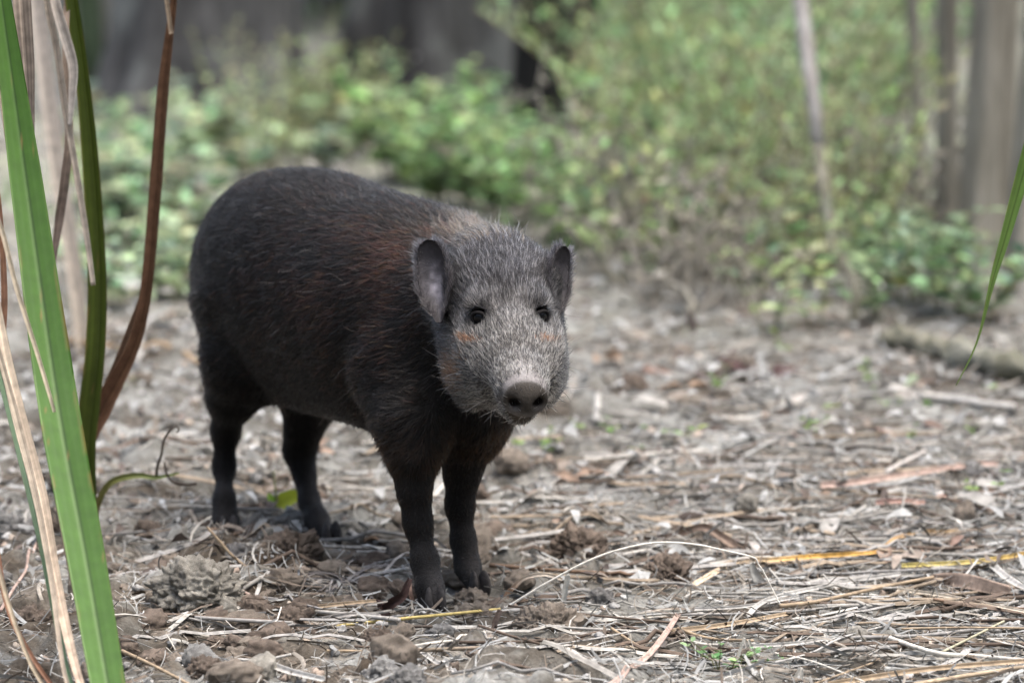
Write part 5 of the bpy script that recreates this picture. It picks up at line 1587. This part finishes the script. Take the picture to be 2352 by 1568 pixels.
stand('stick', 'stick', 'slanting tan stick propped on the largest pale clod', MC, (965, 545), [(860, 480, 0.0), (790, 400, 0.0), (720, 320, 0.0)], 19, TN)
stand('straw', 'straw', 'pale stub standing up under the arched straw', KC, (460, 470), [(470, 400, 0), (482, 340, 0.0)], 24, (0.45, 0.44, 0.40), 'rib', 0.9)
stand('dead_leaf', 'dead leaf', 'dark maroon curled leaf against the near fore hoof', MC, (1690, 840), [(1760, 775, -0.004), (1835, 720, -0.006), (1862, 660, -0.004), (1885, 615, 0)], 78, (0.060, 0.036, 0.032), 'rib', 0.35, 0.7, 30, (0.4, -0.8, 0.5))
stand('dead_leaf', 'dead leaf', 'pale edged brown leaf end below the curled dark leaf', MC, (1930, 800), [(1900, 760, -0.005), (1882, 690, -0.006), (1885, 640, -0.002)], 40, (0.27, 0.18, 0.14), 'rib', 0.5, 0.5, 24, (0.5, -0.8, 0.3))
stand('straw', 'straw', 'thin blade leaning against the near fore ankle', MC, (1905, 610), [(1920, 560, -0.004), (1950, 480, -0.004)], 16, (0.26, 0.22, 0.20), 'rib', 0.3)
stand('straw', 'straw', 'thin stem standing in front of the near fore ankle', MC, (1790, 440), [(1815, 370, 0), (1848, 262, 0.0)], 12, (0.30, 0.25, 0.23), 'tube', 0.4)
stand('dead_leaf', 'dead leaf', 'bent leaf, brown below and cream above, by the ochre clod', FC, (985, 690), [(985, 600, 0), (1050, 530, 0), (1120, 470, 0.0), (1260, 445, 0), (1390, 480, 0.01)], 40, [(0.25, 0.16, 0.11), (0.27, 0.18, 0.12), (0.55, 0.47, 0.38), (0.60, 0.52, 0.43)], 'rib', 0.5)
stand('stick', 'stick', 'short dark bent stub under the cream leaf', FC, (905, 870), [(905, 800, 0), (945, 700, 0)], 48, (0.13, 0.10, 0.085), 'rib', 0.8)
stand('straw', 'straw', 'pale narrow leaf standing right of the arch', KC, (1300, 400), [(1250, 340, 0.0), (1235, 290, 0.0)], 60, (0.40, 0.39, 0.36), 'rib', 0.3)
stand('fallen_leaf', 'dead leaf', 'long brown dry leaf arching behind the white straw', KC, (1240, 262), [(1120, 190, 0.03), (1030, 145, 0.04), (930, 175, 0.05), (760, 200, 0.06), (640, 170, 0.06)], 42, (0.25, 0.185, 0.145), 'rib', 0.4)
for i, (b_, m_, t_) in enumerate((((1170, 692), (1190, 640), (1205, 598)), ((1232, 705), (1215, 640), (1205, 600)), ((1262, 700), (1235, 640), (1222, 606)))):
    stand('straw', 'straw', 'white folded straw bit standing up from the mat', KC, b_, [(*m_, 0), (*t_, 0)], 15, WHT, 'rib', 0.7)['group'] = 'white folded straw bits'
for i, (b_, t_) in enumerate((((1395, 790), (1440, 720)), ((1440, 800), (1440, 725)))):
    stand('straw', 'straw', 'white straw stub rising at the front edge of the mat', KC, b_, [((b_[0] + t_[0]) / 2, (b_[1] + t_[1]) / 2, 0), (*t_, 0)], 20, WHT, 'rib', 0.7)['group'] = 'white straw stubs'
# fibrous dry sheath at the right
V = []; F = []
sh = along(KC, [(1985, 345), (2080, 350), (2190, 370), (2300, 400)], hts=(0.006, 0.010, 0.011, 0.007))
V, F, u_, v_ = ribbon(catmull(sh, 26), (85 / 1.68 / 1.063 * 3.9 / FD) * np.sin(np.linspace(0.5, 2.75, 26)) ** 0.7, (0, -0.7, 0.7), -0.55, 0.0015, 15)
fb = vnoise(u_ * 9, v_ * 3, 61)[:, None]
o_ = obj('leaf_sheath', mesh_from('leaf_sheath', V - sh[1], F, (straw_mat,), True, np.array([0.25, 0.19, 0.15]) * (0.5 + fb)), None, sh[1])
tag(o_, 'brown fibrous dry leaf sheath on the straw mat', 'leaf sheath')
# grey fallen log at the right, behind
lg = along(RC, [(1700, 150), (1850, 190), (2000, 225), (2180, 270), (2420, 320)], hts=(0.008, 0.010, 0.010, 0.010, 0.010))
V, F = tube(catmull(lg, 22), np.linspace(0.010, 0.015, 22) * (1 + 0.2 * rl.standard_normal(22)), 12)
V = V + 0.0025 * rl.standard_normal(V.shape)
tag(obj('fallen_branch', mesh_from('fallen_branch', V - lg[2], F, (bark_mossy,)), None, lg[2]), 'thick grey fallen branch at the edge of the undergrowth', 'branch')
# leaning twigs in the blurred undergrowth
for x0, y0, x1, y1, dy, r_, lab in ((1585, 735, 1500, 640, 0.05, 0.004, 'blurred brown twig leaning behind the ear'), (1730, 650, 1600, 560, 0.06, 0.004, 'pale twig leaning left among the dry shrubs'), (1960, 760, 1900, 560, 0.03, 0.005, 'dark twig leaning against the pale sapling'),
                                (860, 250, 955, 130, -0.05, 0.005, 'pale hooked twig in front of the buttressed trunk'), (1230, 300, 1060, 120, -0.02, 0.006, 'grey root like branch leaning on the buttress'), (330, 262, 560, 300, 0.0, 0.008, 'grey dead branch lying in front of the left trunk')):
    b = Gz(x0, y0); t_ = P(x1, y1, b[1] + dy) if y1 < y0 else Gz(x1, y1, 0.01)
    k = np.linspace(0, 1, 9)[:, None]
    pts = b * (1 - k) + t_ * k + np.sin(k * 3.1) * np.array([0.012, 0, 0.008]) + 0.002 * rl.standard_normal((9, 3)); pts[0, 2] -= 0.004
    V, F = tube(pts - b, np.linspace(r_, r_ * 0.55, 9), 7)
    tag(obj('twig', mesh_from('twig', V, F, (bark_mossy if 'dark' in lab else bark_pale if 'pale' in lab else bark_brown if 'brown' in lab else bark_grey,)), None, b), lab, 'twig')

# dead grass tuft in front of the hind feet
tb = Gz(*disp_from(MC, 1530, 640)); V = []; F = []; C_ = []; o0 = 0
e = bpy.data.objects.new('dead_grass_tuft', None); link(e); e.location = tb
tag(e, 'grey tuft of dead grass blades left of the near fore leg', 'grass tuft')
for i in range(64):
    a = rl.random() * 6.283; L_ = 0.018 + 0.042 * rl.random(); up_ = 0.15 + 0.75 * rl.random()
    dv = np.array([math.cos(a), math.sin(a), up_]); k = np.linspace(0, 1, 6)[:, None]
    st = np.array([math.cos(a), math.sin(a), 0]) * 0.014 * rl.random() + np.array([0.01 * rl.standard_normal(), 0, -0.003])
    pts = st + dv * L_ * k + np.array([0, 0, -0.75]) * L_ * up_ * k ** 2.2
    v, f, u_, v_ = ribbon(pts, (0.0012 + 0.0022 * rl.random()) * np.linspace(1, 0.4, 6), (0.1, -0.6, 0.8), 0.35, 0.0003, 5)
    c_ = np.array([[0.30, 0.285, 0.28], [0.20, 0.185, 0.18], [0.40, 0.37, 0.34]][i % 3]) * (0.7 + 0.5 * rl.random())
    obj('blade', mesh_from('blade', v, f, (straw_mat,), True, np.tile(c_, (len(v), 1))), e)

# dark red brown dead leaves behind
for i, (x, y, lab) in enumerate(((905, 335, 'dark maroon dead leaf curled on the pale litter'), (960, 270, 'small maroon leaf beside the curled dark one'), (1130, 330, 'dark brown dead leaf right of the maroon leaves'), (1030, 300, 'maroon leaf scrap between the dark dead leaves'), (760, 380, 'dull brown dead leaf left of the maroon leaves'), (340, 640 - 400, 'tan dead leaf just behind the snout'))):
    q = along(RC, [(x, y)], h=0.002)[0]; m = 3
    me = leaves_mesh('dead_leaf', np.zeros((m, 3)) + rl.standard_normal((m, 3)) * [0.004, 0.004, 0.0005], rl.standard_normal((m, 3)) * [1, 0.6, 0.2] + [0, 0, 0.35], rl.standard_normal((m, 3)) * 0.4 + [0, -0.5, 0.8], np.array([0.026, 0.022, 0.018]), np.array([0.014, 0.012, 0.010]),
                     np.tile([0.070, 0.040, 0.040] if i < 4 else [0.24, 0.17, 0.12], (m, 1)), 0.5, 0.5, flake_mat)
    tag(obj('dead_leaf', me, None, q), lab, 'dead leaf')
dl = [leaves_mesh('dead_leaf', np.zeros((1, 3)), np.array([[1, 0.1, 0.15]]), np.array([[0, -0.2, 1.0]]), np.array([0.030]), np.array([w_]), np.array([c_]), 0.45, 0.3, attr_mat('dead_leaf_%d' % i, 0.75, 0.2, 120, 0.35, objrand=0.3))
      for i, (w_, c_) in enumerate(((0.012, (0.28, 0.26, 0.24)), (0.010, (0.28, 0.20, 0.15)), (0.013, (0.31, 0.30, 0.28)), (0.009, (0.19, 0.13, 0.105))))]
for k in range(90):
    x = 280 + 2060 * rl.random(); y = 800 + 480 * rl.random()
    q = Gz(x, y, 0.003)
    if hidden_by_hog(q) : continue
    o_ = obj('fallen_leaf', dl[k % 4], None, q); o_.rotation_euler = (0.3 * rl.standard_normal(), 0.3 * rl.standard_normal(), rl.random() * 6.28); o_.scale = (0.6 + 0.7 * rl.random(),) * 3
    kn_ = ['beige grey', 'rust brown', 'bleached whitish', 'dark brown'][k % 4]
    tag(o_, 'small %s fallen leaf on the blurred litter' % kn_, 'dead leaf', '%s fallen leaves' % kn_)

# seedlings
sd_m = [herb(2, 0.014, 0.010, 0.6, (0.19, 0.30, 0.09), 400 + i, 0.7, 2) for i in range(4)]
for i, (x, y) in enumerate(((60, 715), (20, 690), (660, 630), (560, 710), (860, 400), (1350, 620), (1365, 570), (1480, 465), (1640, 370), (1660, 470), (1180, 200), (1940, 470), (2110, 620), (2180, 900), (1720, 480), (2230, 390), (1790, 640), (300, 600), (370, 610), (1160, 110), (2300, 360))):
    plant('seedling', sd_m[i % 4], *disp_from(RC, x, y), 'tiny green seedling sprouting from the litter', 'seedling', 'tiny seedlings in the litter', 0.8 + 0.6 * rl.random())
for i in range(8):
    plant('seedling', sd_m[i % 4], 230 + 640 * rl.random(), 830 + 190 * rl.random(), 'tiny green seedling sprouting from the litter', 'seedling', 'tiny seedlings in the litter', 0.7 + 0.6 * rl.random())
plant('moss_seedling', herb(9, 0.010, 0.006, 0.6, (0.17, 0.29, 0.13), 420, 1.1, 3), *disp_from(KC, 1120, 715), 'pale green mossy seedling cluster at the front of the mat', 'seedling', None, 1.3)
# yellowing leaf between the hind legs
yb = Gz(632, 1168)
e = bpy.data.objects.new('yellow_seedling', None); link(e); e.location = yb
tag(e, 'seedling with one yellow green leaf between the hind legs', 'seedling')
V, F = tube(np.array([[0, 0, -0.004], [0.0005, 0, 0.012], [-0.001, 0, 0.030]]), [0.0009, 0.0008, 0.0004], 6)
obj('stem', mesh_from('stem', V, F, (stem_mat,), True, np.tile([0.15, 0.20, 0.04], (len(V), 1))), e)
obj('leaf', leaves_mesh('leaf', np.array([[0, 0, 0.002], [-0.001, 0.001, 0.003]]), np.array([[1, -0.2, 0.62], [-0.4, 0.3, 0.8]]), np.array([[-0.2, -1, 0.6], [0.2, -1, 0.4]]), np.array([0.026, 0.011]), np.array([0.016, 0.007]), np.array([[0.36, 0.42, 0.03], [0.22, 0.38, 0.04]])), e)
